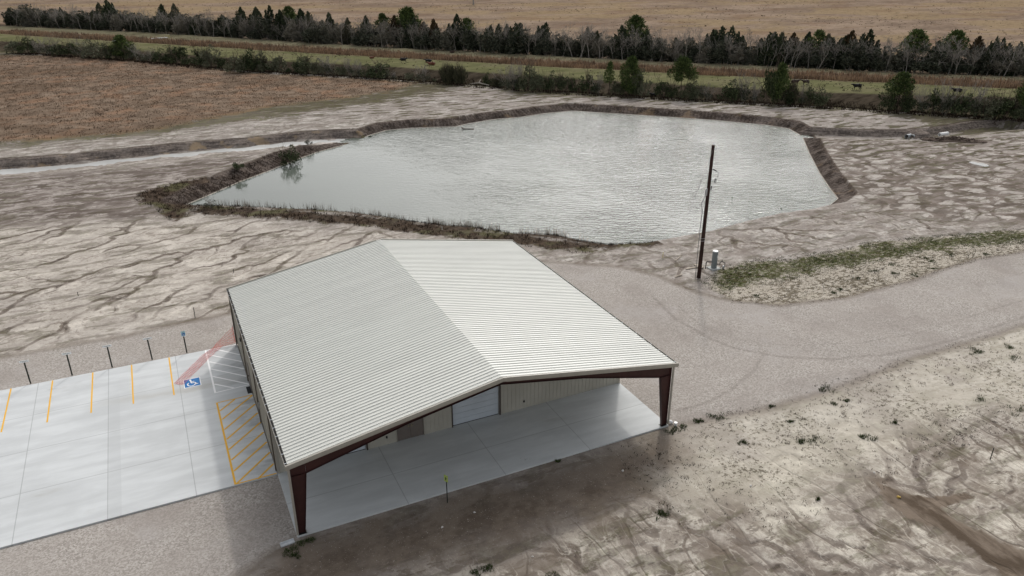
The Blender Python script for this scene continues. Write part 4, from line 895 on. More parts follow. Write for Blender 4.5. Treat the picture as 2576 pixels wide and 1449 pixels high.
# spoil heap beside the culverts: clods
def rock(name, x, y, r, mat, sq=.6, seed=0, zoff=0.0):
    rr = random.Random(seed); bm = bmesh.new(); bmesh.ops.create_icosphere(bm, subdivisions=2, radius=r)
    for v in bm.verts:
        k = 1+.35*math.sin(v.co.x*4/r*.5+seed)*math.cos(v.co.y*3/r*.5+seed*2)+rr.uniform(-.13, .13); v.co = Vector((v.co.x*k*rr.uniform(.95, 1.05), v.co.y*k*.8, v.co.z*k*sq))
    m_ = bpy.data.meshes.new(name); bm.to_mesh(m_); bm.free(); return link(name, m_, mat, None, (x, y, zg(x, y)+zoff))
import bmesh
CLOD = flat('dark_clay', (.10, .075, .06), .95, .1, .35, 6)
x, y = G(2400, 352, 0); bm = bmesh.new(); rr = random.Random(3)
bmesh.ops.create_icosphere(bm, subdivisions=4, radius=1, matrix=Matrix.Translation((x, y, -.1)) @ Matrix.Rotation(-.65, 4, 'Z') @ Matrix.Diagonal((5.2, 1.5, .42, 1)))
for i in range(150):
    tt = rr.gauss(0, 1); oo = rr.gauss(0, .55); tt = max(-1.9, min(1.9, tt)); oo = max(-.8, min(.8, oo)); px = x+2.2*tt*.80+oo*.55; py = y-2.2*tt*.60+oo*.8
    hgt = .45*math.exp(-(tt*tt)/1.6-oo*oo/.6); r = rr.uniform(.12, .38)
    bmesh.ops.create_icosphere(bm, subdivisions=1, radius=r, matrix=Matrix.Translation((px, py, hgt+.0)) @ Matrix.Rotation(rr.uniform(0, 6), 4, (rr.random(), rr.random(), 1)) @ Matrix.Diagonal((1.3, .9, .6, 1)))
for v in bm.verts: v.co += Vector((rr.uniform(-.06, .06), rr.uniform(-.06, .06), rr.uniform(-.04, .04)))
m_ = bpy.data.meshes.new('soil_heap'); bm.to_mesh(m_); bm.free(); o = link('soil_heap', m_, CLOD); tag(o, 'low dark heap of dug clods right of the culverts', 'soil heap')
STONE = flat('pale_stone', (.62, .59, .55), .9, .1, .15, 8)
for i, (u, v, r, lab) in enumerate(((800,1332,.13,'white rock against the porch slab edge near the left column'),(1195,1289,.07,'small white rock on the brown dirt right of the marker sign'),(1113,1327,.08,'pinkish pale stone on the brown dirt below the marker sign'),(1567,1184,.09,'white stone on the brown dirt near the right end of the porch'),(1888,1222,.09,'white stone on the speckled sand right of the porch shadow'),(1340,1400,.06,'small white stone low on the brown dirt in mid picture'),(2200,1187,.07,'tiny white stone on the rilled sand below the green tuft'),(2262,1250,.12,'yellowish stone beside the dark wash at the lower right'))):
    x, y = G(u, v, -.1); o = rock('stone', x, y, r, STONE if i != 7 else flat('yellow_stone', (.5, .34, .08)), .6, i+2, r*.2); tag(o, lab, 'stone', 'pale stones on the dirt')

# ------------------------------------------------------------------ VEGETATION
def leaf_mat(name, dark, lite, hue=None, rough=.8, sc=.9):
    t = NT(name, rough, .05); P = t.obj(); oi = t.n.new('ShaderNodeObjectInfo'); g = t.geo()
    n = t.noise(P, sc, 4, .6); r = t.m_('MULTIPLY', t.sub(g.outputs['Random Per Island'], .5), .55)
    f = t.ss(t.add(n, r), .25, .8); c = t.mix(f, dark, lite)
    if hue: c = t.mix(t.ss(oi.outputs['Random'], .55, 1.0), c, hue)
    k = t.add(.8, t.mul(oi.outputs['Random'], .4))
    v = t.n.new('ShaderNodeHueSaturation'); t.L(c, v.inputs['Color']); t.L(k, v.inputs['Value'])
    t.b.inputs['Subsurface Weight'].default_value = 0
    return t.out(v.outputs[0])
BARK = flat('grey_bark', (.33, .30, .265), .9, .1, .25, 3); BARKD = flat('dark_bark', (.085, .065, .05), .9, .1, .25, 3); TWIG = flat('pale_twigs', (.27, .245, .215), .9, .1, .2, 2); TWIGB = flat('brown_twigs', (.13, .10, .08), .9, .1, .25, 2)
CED = leaf_mat('cedar_foliage', (.026, .038, .021), (.098, .115, .066), (.105, .10, .068)); CEDB = leaf_mat('rusty_cedar_foliage', (.03, .025, .012), (.11, .075, .04))
PINE = leaf_mat('pine_foliage', (.036, .058, .02), (.15, .19, .065)); SHRM = leaf_mat('shrub_foliage', (.03, .043, .02), (.118, .138, .068), (.125, .128, .085)); YAU = leaf_mat('understory_foliage', (.032, .040, .027), (.135, .14, .10), (.17, .155, .125))
WILL = leaf_mat('grey_green_foliage', (.05, .056, .036), (.135, .14, .10))
def leaves(P, D, L, Wd, rg):
    """pointed leaf-spray quads at P along D"""
    n = len(P); D = D/np.linalg.norm(D, axis=1, keepdims=True); rnd = rg.normal(size=(n, 3)); S = np.cross(D, rnd); S /= np.linalg.norm(S, axis=1, keepdims=True)+1e-9
    L = np.asarray(L).reshape(-1, 1)*np.ones((n, 1)); Wd = np.asarray(Wd).reshape(-1, 1)*np.ones((n, 1))
    V = np.stack([P, P+D*L*.45+S*Wd*.5, P+D*L, P+D*L*.45-S*Wd*.5], 1).reshape(-1, 3)
    return V, np.arange(4*n).reshape(n, 4)
def cedar_crown(H, Rr, spires, seed, n=2600, low=.06):
    rg = np.random.default_rng(seed); PP, DD, LL = [], [], []
    for k in range(spires):
        hh = H if k == 0 else H*rg.uniform(.68, .93); a0 = rg.uniform(0, 6.28); off = 0 if k == 0 else Rr*rg.uniform(.3, .6)
        bx, by = off*math.cos(a0), off*math.sin(a0); rr_ = Rr*(1 if k == 0 else rg.uniform(.5, .7)); lean = rg.normal(size=2)*.04*hh
        m = int(n/spires*(1.2 if k == 0 else .9)); h = rg.beta(1.15, 1.35, m); az = rg.uniform(0, 6.283, m)
        lob = 1+.32*np.sin(az*3+h*9+seed)+.22*np.sin(az*5-h*17+2*seed)+.18*np.sin(h*31+az*2)
        r = rr_*(1-h)**.78*lob*np.sqrt(rg.uniform(.18, 1, m))*(.55+.45*ss(h, low-.02, .28)); zz = H*low+h*(hh-H*low)
        P = np.stack([bx+r*np.cos(az)+lean[0]*h, by+r*np.sin(az)+lean[1]*h, zz], 1)
        D = np.stack([np.cos(az)*(1-h*.75), np.sin(az)*(1-h*.75), .55+h*1.6], 1)+rg.normal(size=(m, 3))*.3
        PP.append(P); DD.append(D); LL.append(rg.uniform(.45, .95, m)*(.7+.25*H/10))
    P = np.concatenate(PP); D = np.concatenate(DD); L = np.concatenate(LL)
    V, F = leaves(P, D, L, L*.42, rg); return np_mesh('crown', V, F, 4)
def puff_crown(centres, seed, per=110, size=.38, squash=.8):
    rg = np.random.default_rng(seed); PP, DD = [], []
    for (x, y, z, r) in centres:
        m = int(per*max(.5, r)**1.6); d = rg.normal(size=(m, 3)); d /= np.linalg.norm(d, axis=1, keepdims=True); rad = r*rg.uniform(.25, 1, (m, 1))**.45*(1+.25*np.sin(d[:, :1]*7+d[:, 1:2]*5+seed))
        PP.append(np.array([x, y, z])+d*rad*np.array([1, 1, squash])); DD.append(d+np.array([0, 0, .45])+rg.normal(size=(m, 3))*.5)
    P = np.concatenate(PP); D = np.concatenate(DD); L = rg.uniform(.6, 1.4, len(P))*size
    V, F = leaves(P, D, L, L*.5, rg); return np_mesh('crown', V, F, 4)
def branches(mb, p, d, L, r, depth, rg, out=None, spread=.6, up=.25, n=3, minr=.012):
    pts = [p]; q = p; dd = d
    for i in range(3):
        dd = (dd+Vector(rg.normal(size=3)*.16)+Vector((0, 0, up*.15))).normalized(); q = q+dd*(L/3); pts.append(q)
    mb.tube(pts, r, 5 if r > .05 else 3, max(r*.6, minr))
    if out is not None: out.append(q)
    if depth <= 0: return
    for k in range(n if rg.random() < .7 else n-1):
        s = rg.uniform(.35, 1) if k else 1.0; i = min(int(s*3), 2); b = pts[i]+(pts[i+1]-pts[i])*(s*3-i if i < 2 or s < 1 else 1)
        nd = (dd+Vector(rg.normal(size=3)*spread)+Vector((0, 0, up))).normalized()
        branches(mb, b, nd, L*rg.uniform(.58, .78), max(r*.55, minr), depth-1, rg, out, spread, up, n, minr)
proto = {}
def tree_proto(key, name, crown, cm, trunk, tm):
    o = empty(name, (0, 0, 0))
    if trunk is not None: trunk.build('trunk', tm, o)
    if crown is not None: link('crown', crown, cm, o)
    proto.setdefault(key, []).append(o); o['used'] = 0; return o
def place(key, i, loc, rz, s, label, cat, group, sz=None, tilt=(0, 0)):
    p = proto[key][i % len(proto[key])]
    if not p['used']: t = p; p['used'] = 1
    else:
        t = p.copy(); col.objects.link(t)
        for ch in list(p.children): c = ch.copy(); col.objects.link(c); c.parent = t
    t.location = loc; t.rotation_euler = (tilt[0], tilt[1], rz); t.scale = (s, s, sz or s); tag(t, label, cat, group); return t
def trunk_mb(H, r, seed, lean=.0, k=6):
    rg = np.random.default_rng(seed); mb = MB(); mb.tube([(lean*H*(i/k)**1.3+rg.normal()*.05, rg.normal()*.05, H*i/k-.15) for i in range(k+1)], r, 7, r*.3); return mb
for i, (rr_, sp_, n) in enumerate(((2.4, 1, 2600), (2.9, 3, 3000), (2.6, 2, 2800), (2.2, 4, 2600), (3.2, 5, 3200))):
    tree_proto('cedar', 'cedar_tree', cedar_crown(10, rr_, sp_, 20+i, n), CED, trunk_mb(8.5, .16, i), BARK)
for i in range(2): tree_proto('rust', 'rusty_cedar_tree', cedar_crown(10, 2.3, 2+i, 50+i, 1900, .25), CEDB, trunk_mb(8.5, .14, i), BARK)
def pine(seed, H, cr, n, base, per=170):
    rg = np.random.default_rng(seed); C = []; mb = trunk_mb(H*.93, .19, seed, rg.uniform(-.03, .05))
    for k in range(n):
        h = base+(1-base)*((k+.5)/n); a = k*2.4+rg.normal()*.3; prof = math.sin(math.pi*min(1, (h-base)/(1-base)*.85+.2))**.7; r = cr*prof*rg.uniform(.55, 1.0)
        c = (r*math.cos(a), r*math.sin(a), H*h*.96); C.append((*c, rg.uniform(.75, 1.2)*cr*.42)); mb.tube([(0, 0, c[2]-r*.35-.2), (c[0]*.5, c[1]*.5, c[2]-r*.1), c], .06, 4, .02)
        if rg.random() < .6: C.append((c[0]*.6+rg.normal()*.3, c[1]*.6+rg.normal()*.3, c[2]+.2, cr*.27))
    C.append((0, 0, H*.97, cr*.3)); return puff_crown(C, seed, per, .42, .78), mb
for i, (H, cr, n, base) in enumerate(((10, 2.7, 15, .5), (10, 3.3, 22, .22), (10, 4.0, 13, .55), (10, 2.4, 13, .42))):
    c, mb = pine(70+i, H, cr, n, base); tree_proto('pine', 'pine_tree', c, PINE, mb, BARKD)
for i in range(6):
    rg = np.random.default_rng(90+i); mb = MB(); Hh = 10; base = [(0, 0, -.2)]; dd = Vector((rg.uniform(-.22, .22), rg.uniform(-.1, .1), 1)).normalized(); p = Vector((0, 0, -.2)); pts = [p]
    for j in range(5): dd = (dd+Vector((rg.normal()*.09, rg.normal()*.09, .05))).normalized(); p = p+dd*1.1; pts.append(p)
    mb.tube(pts, .13, 6, .08); tw = MB()
    for j in range(6):
        b = pts[2+j % 4]; branches(mb if j < 2 else tw, b if j else pts[-1], Vector((rg.normal()*.55, rg.normal()*.55, .9)).normalized(), rg.uniform(1.7, 2.7), .06, 4 if j < 4 else 3, rg, None, .5, .32, 3, .017)
    t = empty('bare_tree', (0, 0, 0)); mb.build('trunk', BARK, t); tw.build('twigs', TWIG, t); proto.setdefault('bare', []).append(t); t['used'] = 0
def blob(seed, R0, H, n, per, size=.3):
    rg = np.random.default_rng(seed); C = []
    for k in range(n):
        a = rg.uniform(0, 6.28); r = R0*rg.uniform(0, .8)**.7; hmax = H*(1-.5*(r/R0)**2)*rg.uniform(.6, 1.0); hz = hmax*rg.uniform(.3, .92)
        C.append((r*math.cos(a), r*math.sin(a), hz, rg.uniform(.28, .55)*min(R0, H)*.62))
    return C
def stems(seed, H, R0, n=6, tw=False):
    rg = np.random.default_rng(seed); mb = MB()
    for k in range(n):
        a = rg.uniform(0, 6.28); branches(mb, Vector((rg.normal()*.2, rg.normal()*.2, -.1)), Vector((math.cos(a)*R0/H*.7, math.sin(a)*R0/H*.7, 1)).normalized(), H*rg.uniform(.45, .6), .05, 3 if tw else 2, rg, None, .42, .3, 3, .014)
    return mb
for i in range(5):
    C = blob(110+i, 1.9, 3.6, 15, 0); tree_proto('shrub', 'shrub', puff_crown(C, 110+i, 240, .27, .85), SHRM, stems(i, 3.9, 1.9, 5), TWIGB)
for i in range(3):
    C = blob(130+i, 1.7, 3.2, 12, 0); tree_proto('grey', 'grey_green_shrub', puff_crown(C, 130+i, 130, .25, .85), WILL, stems(30+i, 3.8, 1.9, 7, True), TWIG)
for i in range(4):
    C = blob(150+i, 2.4, 6.2, 24, 0); tree_proto('under', 'evergreen_bush', puff_crown(C, 150+i, 200, .42, 1.0), YAU, stems(60+i, 6, 2, 4), TWIG)
rg = np.random.default_rng(5); V_ = [];  # tall cane clump
m = 1700; az = rg.uniform(0, 6.28, m); zc = 3.6*rg.uniform(0, 1, m)**1.25; r = (1.3+.35*zc)*np.sqrt(rg.uniform(0, 1, m))*(1+.25*np.sin(az*3)); P = np.stack([r*np.cos(az), r*np.sin(az), zc*(1-.06*r**2)], 1); D = np.stack([np.cos(az)*.4, np.sin(az)*.4, np.ones(m)], 1)+rg.normal(size=(m, 3))*.25
Vc, Fc = leaves(P, D, rg.uniform(.6, 1.3, m), .12, rg); tree_proto('cane', 'cane_clump', np_mesh('crown', Vc, Fc, 4), leaf_mat('cane_foliage', (.045, .048, .03), (.13, .125, .075)), stems(77, 4.6, 1.8, 9, True), TWIGB)

def on_line(u, v, line, off=0.0):
    """ground spot under picture column u on the line `line` (shifted by off across)"""
    d = FWD + RGT*(u-1288)/FPX - UPV*(v-724.5)/FPX; h = np.array([d[0], d[1]])/math.hypot(d[0], d[1])
    rr = np.arange(90, 700, .25); X = CAM[0]+h[0]*rr; Y = CAM[1]+h[1]*rr; t, dd = TD(X, Y); g = dd-np.interp(t, *line)-off; k = int(np.argmax(g > 0)); return float(X[k]), float(Y[k])
ONES = ['', 'first', 'second', 'third', 'fourth', 'fifth', 'sixth', 'seventh', 'eighth', 'ninth', 'tenth', 'eleventh', 'twelfth', 'thirteenth', 'fourteenth', 'fifteenth', 'sixteenth', 'seventeenth', 'eighteenth', 'nineteenth']
TENS = ['', '', 'twent', 'thirt', 'fort', 'fift', 'sixt', 'sevent', 'eight', 'ninet']
def nth(n):
    if n >= 100: return 'hundredth' if n == 100 else 'hundred and '+nth(n-100)
    return ONES[n] if n < 20 else (TENS[n//10]+'ieth' if n % 10 == 0 else TENS[n//10]+'y-'+ONES[n % 10])
A1 = [(60,85,'c',1),(250,5,'g',2),(400,90,'g',1),(480,40,'g',1),(580,80,'c',1),(700,130,'g',1),(770,140,'c',0),(940,40,'c',1),(1010,8,'c',4),(1070,60,'g',2),(1230,70,'g',4),(1330,120,'g',1),(1460,130,'g',2),(1530,50,'c',2),(1680,48,'c',1),(1740,110,'g',4),(1850,190,'c',0),(1990,215,'c',2),(2150,150,'c',4),(2300,78,'c',1),(2430,80,'c',1),(2500,190,'c',3)]
A2 = [(10,100,'c',1),(150,58,'c',3),(245,110,'c',0),(330,72,'p',0),(450,100,'c',0),(550,118,'c',2),(600,190,'g',4),(680,200,'c',2),(740,135,'c',0),(890,180,'c',2),(1070,165,'c',0),(1150,230,'g',1),(1240,135,'p',3),(1370,155,'r',0),(1480,85,'p',1),(1560,180,'c',1),(1650,215,'r',1),(1745,190,'r',0),(1880,240,'c',0),(1970,150,'c',1),(2060,180,'p',3),(2130,260,'g',2),(2270,250,'c',0),(2370,232,'c',3),(2450,245,'c',1),(2550,232,'c',4)]
A3 = [(100,232,'c',1),(210,330,'g',0),(330,250,'c',0),(375,225,'c',4),(440,330,'g',1),(530,352,'c',2),(640,360,'g',2),(780,270,'c',3),(850,305,'c',2),(980,370,'g',2),(1110,245,'c',3),(1165,300,'g',4),(1250,158,'p',0),(1360,285,'c',3),(1500,372,'c',2),(1640,365,'c',4),(1760,390,'g',2),(1860,400,'g',1),(2000,285,'c',3),(2090,262,'c',4),(2180,258,'c',3),(2300,352,'c',0),(2400,410,'g',2),(2480,375,'c',2),(2560,318,'c',1)]
A4 = [(150,320,'c',4),(245,310,'c',3),(360,320,'r',0),(430,345,'g',4),(485,315,'c',2),(605,292,'p',3),(690,325,'c',3),(770,370,'c',1),(830,350,'c',4),(935,298,'r',1),(1030,325,'c',3),(1100,285,'c',3),(1150,410,'g',2),(1400,470,'g',2),(1560,290,'p',0),(1740,395,'c',4),(1850,420,'g',1),(1940,298,'p',0),(2030,440,'g',2),(2165,352,'r',0),(2240,420,'c',1),(2320,358,'c',3),(2385,370,'c',3),(2470,420,'c',2),(2560,405,'c',4)]
ROW = []
for L_, u0 in ((A1, 0), (A2, 637.3), (A3, 1274.6), (A4, 1905)): ROW += [(u0+a/3.84, b/3.84, k, i) for a, b, k, i in L_]
ROW.sort(); cnt = {'c': 0, 'p': 0, 'r': 0, 'g': 0}
for u, v, k, i in ROW:
    x, y = on_line(u, v, TREE, 4.0+random.uniform(0, 5)+(3 if k == 'p' else 0)); z = zg(x, y); H = HT(u, v, x, y)-z; cnt[k] += 1; n = nth(cnt[k])
    key, nm, cat, grp = {'c': ('cedar', 'dark pointed cedar', 'cedar tree', 'cedars in the far tree row'), 'p': ('pine', 'rounded green pine', 'pine tree', 'pines in the far tree row'), 'r': ('rust', 'rusty brown topped cedar', 'cedar tree', 'rusty cedars in the far tree row'), 'g': ('under', 'grey green broad topped tree', 'tree', 'broad grey green trees in the far row')}[k]
    ref = 6.6 if k == 'g' else 10.2; s = H/ref
    wd = {'c': 1.3, 'p': 1.15, 'r': 1.25, 'g': 1.15}[k]*random.uniform(.9, 1.12)
    place(key, i, (x, y, z), random.uniform(0, 6.28), s*wd, f'{nm} in the far tree row, {n} from the left', cat, grp, sz=s)
nu = 0
tvals = np.linspace(-262, 90, 175)
for j, tv in enumerate(tvals):
    d = np.interp(tv, *TREE)+random.uniform(2.2, 7)+(j % 2)*3; tv += random.uniform(-.8, .8); x = .69*tv+.72*d; y = -.72*tv+.69*d
    n2 = .69**2+.72**2; x /= n2; y /= n2; z = zg(x, y); s = random.uniform(.9, 1.38)
    place('under', random.randrange(4), (x, y, z), random.uniform(0, 6.28), s*random.uniform(1.05, 1.3), f'low evergreen bush filling the far tree row, {nth(j+1)} from the left', 'bush', 'low bushes filling the far tree row', sz=s)
for j, tv in enumerate(np.concatenate([np.linspace(-258, 88, 112), np.linspace(-58, 86, 22)])):
    right = tv > -60
    d = np.interp(tv, *TREE)+random.uniform(1.2, 3.5); tv += random.uniform(-1.2, 1.2); x = (.69*tv+.72*d)/n2; y = (-.72*tv+.69*d)/n2; z = zg(x, y); s = random.uniform(.6, .92)*(1.0 if right else .95)
    place('bare', random.randrange(6), (x, y, z), random.uniform(0, 6.28), s, f'leafless pale trunked tree fronting the far row, {nth(j+1)} from the left', 'bare tree', 'leafless trees along the far row', sz=s, tilt=(random.uniform(-.1, .1), random.uniform(-.05, .14)))
# near hedge line of shrubs along the canal: crop coords (x, bottom, top, width, kind)
S1 = [(180,515,390,150,'s'),(280,520,370,130,'s'),(380,525,430,120,'g'),(480,530,400,120,'g'),(600,545,420,130,'s'),(680,545,400,110,'s'),(800,560,440,140,'g'),(900,568,410,150,'s'),(1030,575,440,120,'s'),(1130,575,430,130,'s'),(1190,570,350,190,'p'),(1240,580,450,110,'s'),(1330,590,480,110,'g'),(1440,598,510,130,'g'),(1560,608,490,120,'s'),(1640,612,470,110,'s'),(1715,628,440,130,'s'),(1800,632,560,80,'s'),(1950,645,460,160,'s'),(2040,650,470,130,'s'),(2150,655,540,120,'s'),(2270,705,550,150,'s'),(2360,700,530,130,'s'),(2440,690,500,130,'s'),(2540,690,520,130,'s')]
S2 = [(40,690,560,130,'s'),(130,692,580,110,'s'),(220,690,530,160,'s'),(330,690,650,60,'s'),(440,700,580,120,'s'),(540,715,555,190,'s'),(620,718,590,110,'s'),(715,725,595,150,'g'),(850,728,630,110,'s'),(930,730,610,120,'t'),(1020,740,640,110,'g'),(1110,750,640,120,'s'),(1200,758,620,190,'s'),(1290,755,690,90,'s'),(1350,762,715,70,'g'),(1525,780,700,90,'s'),(1645,787,680,130,'g'),(1745,790,755,40,'s'),(1880,815,600,150,'n'),(1990,815,610,140,'n'),(2260,820,720,80,'s'),(2360,838,730,110,'n'),(2450,855,710,130,'g'),(2540,870,680,150,'g')]
S3 = [(60,870,710,130,'g'),(130,875,740,100,'s'),(210,882,640,150,'s'),(300,885,700,120,'s'),(390,880,730,110,'s'),(460,880,715,120,'s'),(560,882,730,120,'s'),(635,882,760,80,'s'),(790,900,730,150,'s'),(880,905,760,120,'g'),(985,915,600,110,'q'),(1040,912,800,110,'s'),(1110,915,770,110,'s'),(1190,922,560,200,'P'),(1220,925,760,120,'s'),(1290,930,700,150,'s'),(1500,935,780,130,'s'),(1590,932,800,120,'s'),(1675,940,570,240,'W'),(1760,955,800,140,'s'),(1830,960,810,120,'s'),(1940,965,860,110,'g'),(2120,975,820,150,'s'),(2200,980,800,150,'s'),(2280,980,790,150,'g'),(2390,985,850,110,'g')]
S4 = [(90,995,640,130,'s'),(190,1000,620,180,'P'),(230,1002,860,150,'s'),(310,1000,760,110,'n'),(430,1005,860,90,'g'),(500,1015,860,150,'s'),(590,1022,880,130,'s'),(1260,1060,880,130,'s'),(1345,1068,700,240,'R'),(1370,1070,890,150,'s'),(1450,1070,860,130,'s'),(1600,1085,900,140,'g'),(1690,1095,880,170,'s'),(1800,1105,870,150,'g'),(1900,1110,900,190,'s'),(2000,1115,920,150,'s'),(2100,1125,890,160,'g'),(2190,1135,920,180,'s'),(2290,1140,900,180,'s'),(2390,1145,910,180,'s'),(2480,1155,900,180,'s'),(2570,1165,760,230,'R'),(2600,1165,930,150,'s')]
HED = []
for L_, u0 in ((S1, 0), (S2, 637.3), (S3, 1274.6), (S4, 1905)): HED += [(u0+a/3.84, b/3.84, c/3.84, w_/3.84, k) for a, b, c, w_, k in L_]
HED.sort(); cnt = {}
for u, vb, vt, w_, k in HED:
    x, y = G(u, vb, 0); h_ = np.array([x-CAM[0], y-CAM[1]]); h_ /= np.hypot(*h_); x += h_[0]*1.0; y += h_[1]*1.0; z = zg(x, y)
    dist = math.hypot(math.hypot(x-CAM[0], y-CAM[1]), CAM[2]); H = HT(u, vt, x, y)-z; wm = w_*dist/FPX
    kk = 'p' if k in 'pPWRq' else k; cnt[kk] = cnt.get(kk, 0)+1; n = nth(cnt[kk])
    if kk == 'p':
        i = {'p': 1, 'P': 1, 'W': 2, 'R': 0, 'q': 3}[k]; s = H/10.1; cr = {0: 3.1, 1: 3.7, 2: 4.2, 3: 2.7}[i]
        place('pine', i, (x, y, z), random.uniform(0, 6.28), min(wm/2/cr, s*1.6), f'green pine standing above the canal shrubs, {n} from the left', 'pine tree', 'pines along the canal', sz=s)
    elif k == 'n': place('cane', 0, (x, y, z), random.uniform(0, 6.28), wm/4.6, f'tall upright cane clump by the canal, {n} from the left', 'cane clump', 'cane clumps by the canal', sz=H/4.6)
    else:
        key = {'s': 'shrub', 'g': 'grey', 't': 'grey'}[k]; nm = {'s': 'dark green shrub along the canal', 'g': 'grey green twiggy shrub along the canal', 't': 'reddish leafless shrub among the canal shrubs'}[k]
        place(key, random.randrange(5), (x, y, z), random.uniform(0, 6.28), wm/4.1*1.42, f'{nm}, {n} from the left' if k != 't' else nm, 'shrub', 'shrubs along the canal', sz=H/2.95)
x, y = G(1190, 12, .1)
mb = trunk_mb(11, .5, 3, 0, 5); c = puff_crown([(0, 0, 8, 3.2), (1.5, 1, 9.5, 2.6), (-1.8, .5, 9, 2.5), (0, -1, 6.8, 2.2)], 9, 120, .5); o = tree_proto('lone', 'field_tree', c, YAU, mb, BARK); o.location = (x, y, 0); o.scale = (.9,)*3; tag(o, 'lone tree in the far prairie, only its trunk foot in view at the top edge', 'tree')
# shrubs on the pond shore
for u, vb, vt, w_, key, lab in ((730,404,360,52,'shrub','dense dark green bush on the left pond bank'), (775,362,345,26,'grey','small twiggy bush on the spit beside the dense bank bush'), (600,432,402,36,'shrub','small ragged dark shrub on the left pond bank'), (532,532,500,40,'grey','leafy twig bush standing in the shallow water at the pond tip')):
    x, y = G(u, vb, -.6 if vb > 380 else -.3); z = zg(x, y); z = max(z, WL-.3); dist = math.hypot(math.hypot(x-CAM[0], y-CAM[1]), CAM[2]); place(key, random.randrange(3), (x, y, z), random.uniform(0, 6.28), w_*dist/FPX/4.0, lab, 'shrub', None, sz=(HT(u, vt, x, y)-z)/3.9)
for o in [p for L_ in proto.values() for p in L_ if not p['used'] and p.name.split('.')[0] != 'field_tree']:
    for ch in list(o.children): bpy.data.objects.remove(ch)
    bpy.data.objects.remove(o)
for o in bpy.data.objects:
    if 'used' in o: del o['used']

# --- uncountable growth: one object each
def blades(name, X, Y, h, wd, per, spread, mat, label, lean=.35, zoff=0.0, seed=1):
    rg = np.random.default_rng(seed); n = len(X); X = np.repeat(X, per); Y = np.repeat(Y, per); h = np.repeat(np.broadcast_to(h, (n,)), per); sp_ = np.repeat(np.broadcast_to(spread, (n,)), per)
    N = len(X); a = rg.uniform(0, 6.28, N); rr = sp_*np.sqrt(rg.uniform(0, 1, N)); X = X+rr*np.cos(a); Y = Y+rr*np.sin(a); Z = zgv(X, Y)+zoff-.02
    hh = h*rg.uniform(.45, 1.1, N); b = rg.uniform(0, 6.28, N); la = rg.uniform(0, lean, N); ww = wd*rg.uniform(.6, 1.3, N)
    base = np.stack([X, Y, Z], 1); s = np.stack([np.cos(b), np.sin(b), 0*b], 1)*ww[:, None]/2; tip = base+np.stack([np.cos(a)*la*hh, np.sin(a)*la*hh, hh*np.sqrt(1-la**2)], 1); mid = base*.5+tip*.5+np.stack([0*hh, 0*hh, hh*.06], 1)
    V = np.stack([base-s, base+s, mid+s*.7, tip, mid-s*.7], 1).reshape(-1, 3); F = np.arange(5*N).reshape(N, 5)
    o = link(name, np_mesh(name, V, F, 5), mat); tag(o, label, kind='stuff'); return o
def scatter(P, n, seed, mn=0.0):
    rg = np.random.default_rng(seed); X = rg.uniform(P[:, 0].min(), P[:, 0].max(), n); Y = rg.uniform(P[:, 1].min(), P[:, 1].max(), n); k = sdf(X, Y, P) > mn; return X[k], Y[k]
GRS = leaf_mat('green_grass', (.03, .048, .014), (.095, .13, .042), sc=.5); DRY = leaf_mat('dry_grass', (.09, .068, .045), (.29, .225, .15), sc=.5); BRW = leaf_mat('brown_weeds', (.022, .015, .011), (.08, .055, .038), sc=.4); FLD = leaf_mat('field_tussocks', (.085, .058, .04), (.21, .145, .095), sc=.15); RED_ = leaf_mat('reeds', (.14, .095, .065), (.38, .27, .175), sc=.12)
X, Y = scatter(TURFD, 5200, 1, -.5); k = wob(X, Y, .5)+rng.uniform(-.8, .8, len(X)) > -.1; blades('grass', X[k], Y[k], .13, .035, 8, .22, GRS, 'olive green turf growing in patches on the sand beside the utility pole', .6)
tu = [(1395,1452,.3),(735,1385,.34),(760,1368,.3),(775,1362,.26),(722,1392,.3),(745,1400,.22),(1700,1080,.3),(1720,1072,.35),(1755,1058,.25),(1792,1047,.42),(1805,1052,.3),(1690,1087,.3),(1760,1060,.2),(2018,1110,.28),(2045,1106,.32),(2168,1098,.3),(2185,1101,.35),(2080,975,.42),(2065,982,.25),(2098,1015,.2),(2470,1005,.38),(2450,880,.45),(2465,885,.35),(2060,1255,.1),(1320,1158,.2),(1405,1160,.15),(1665,1290,.3),(1668,1295,.25),(1215,1435,.3),(1235,1425,.25),(1195,1444,.2),(2130,1007,.2),(1940,1022,.22),(1990,1058,.2),(1870,1110,.2),(2250,1060,.2),(1900,744,.3),(2155,700,.3),(2200,682,.3),(2330,650,.35),(2345,656,.25),(2245,668,.3),(2390,640,.3),(2100,735,.3),(2115,728,.25),(2250,688,.3),(2300,690,.35),(2350,676,.3),(2480,640,.3),(2560,1030,.4),(2540,870,.4),(2555,900,.35)]
X = []; Y = []; S = []
for u, v, s in tu:
    a, b = G(u, v, -.1)
    for j in range(6): X.append(a+random.gauss(0, s*.8)); Y.append(b+random.gauss(0, s*.5)); S.append(s)
blades('grass_tufts', np.array(X), np.array(Y), .17, .03, 26, np.array(S)*.55, GRS, 'scattered dark green grass tufts on the sand and beside the gravel', .75, seed=3)
X, Y = scatter(SPECK, 5200, 5, -3); k = wob(X, Y, .35)+rng.uniform(-1, 1, len(X)) > .2; blades('dry_weeds', X[k], Y[k], .10, .035, 7, .11, BRW, 'sparse dark dry weeds speckling the sand right of the road', .9, seed=5)
X, Y = scatter(TURF, 6000, 6, -.2); blades('turf_weeds', X, Y, .10, .04, 5, .16, BRW, 'brown stubble between the turf patches beside the gravel road', .9, seed=6)
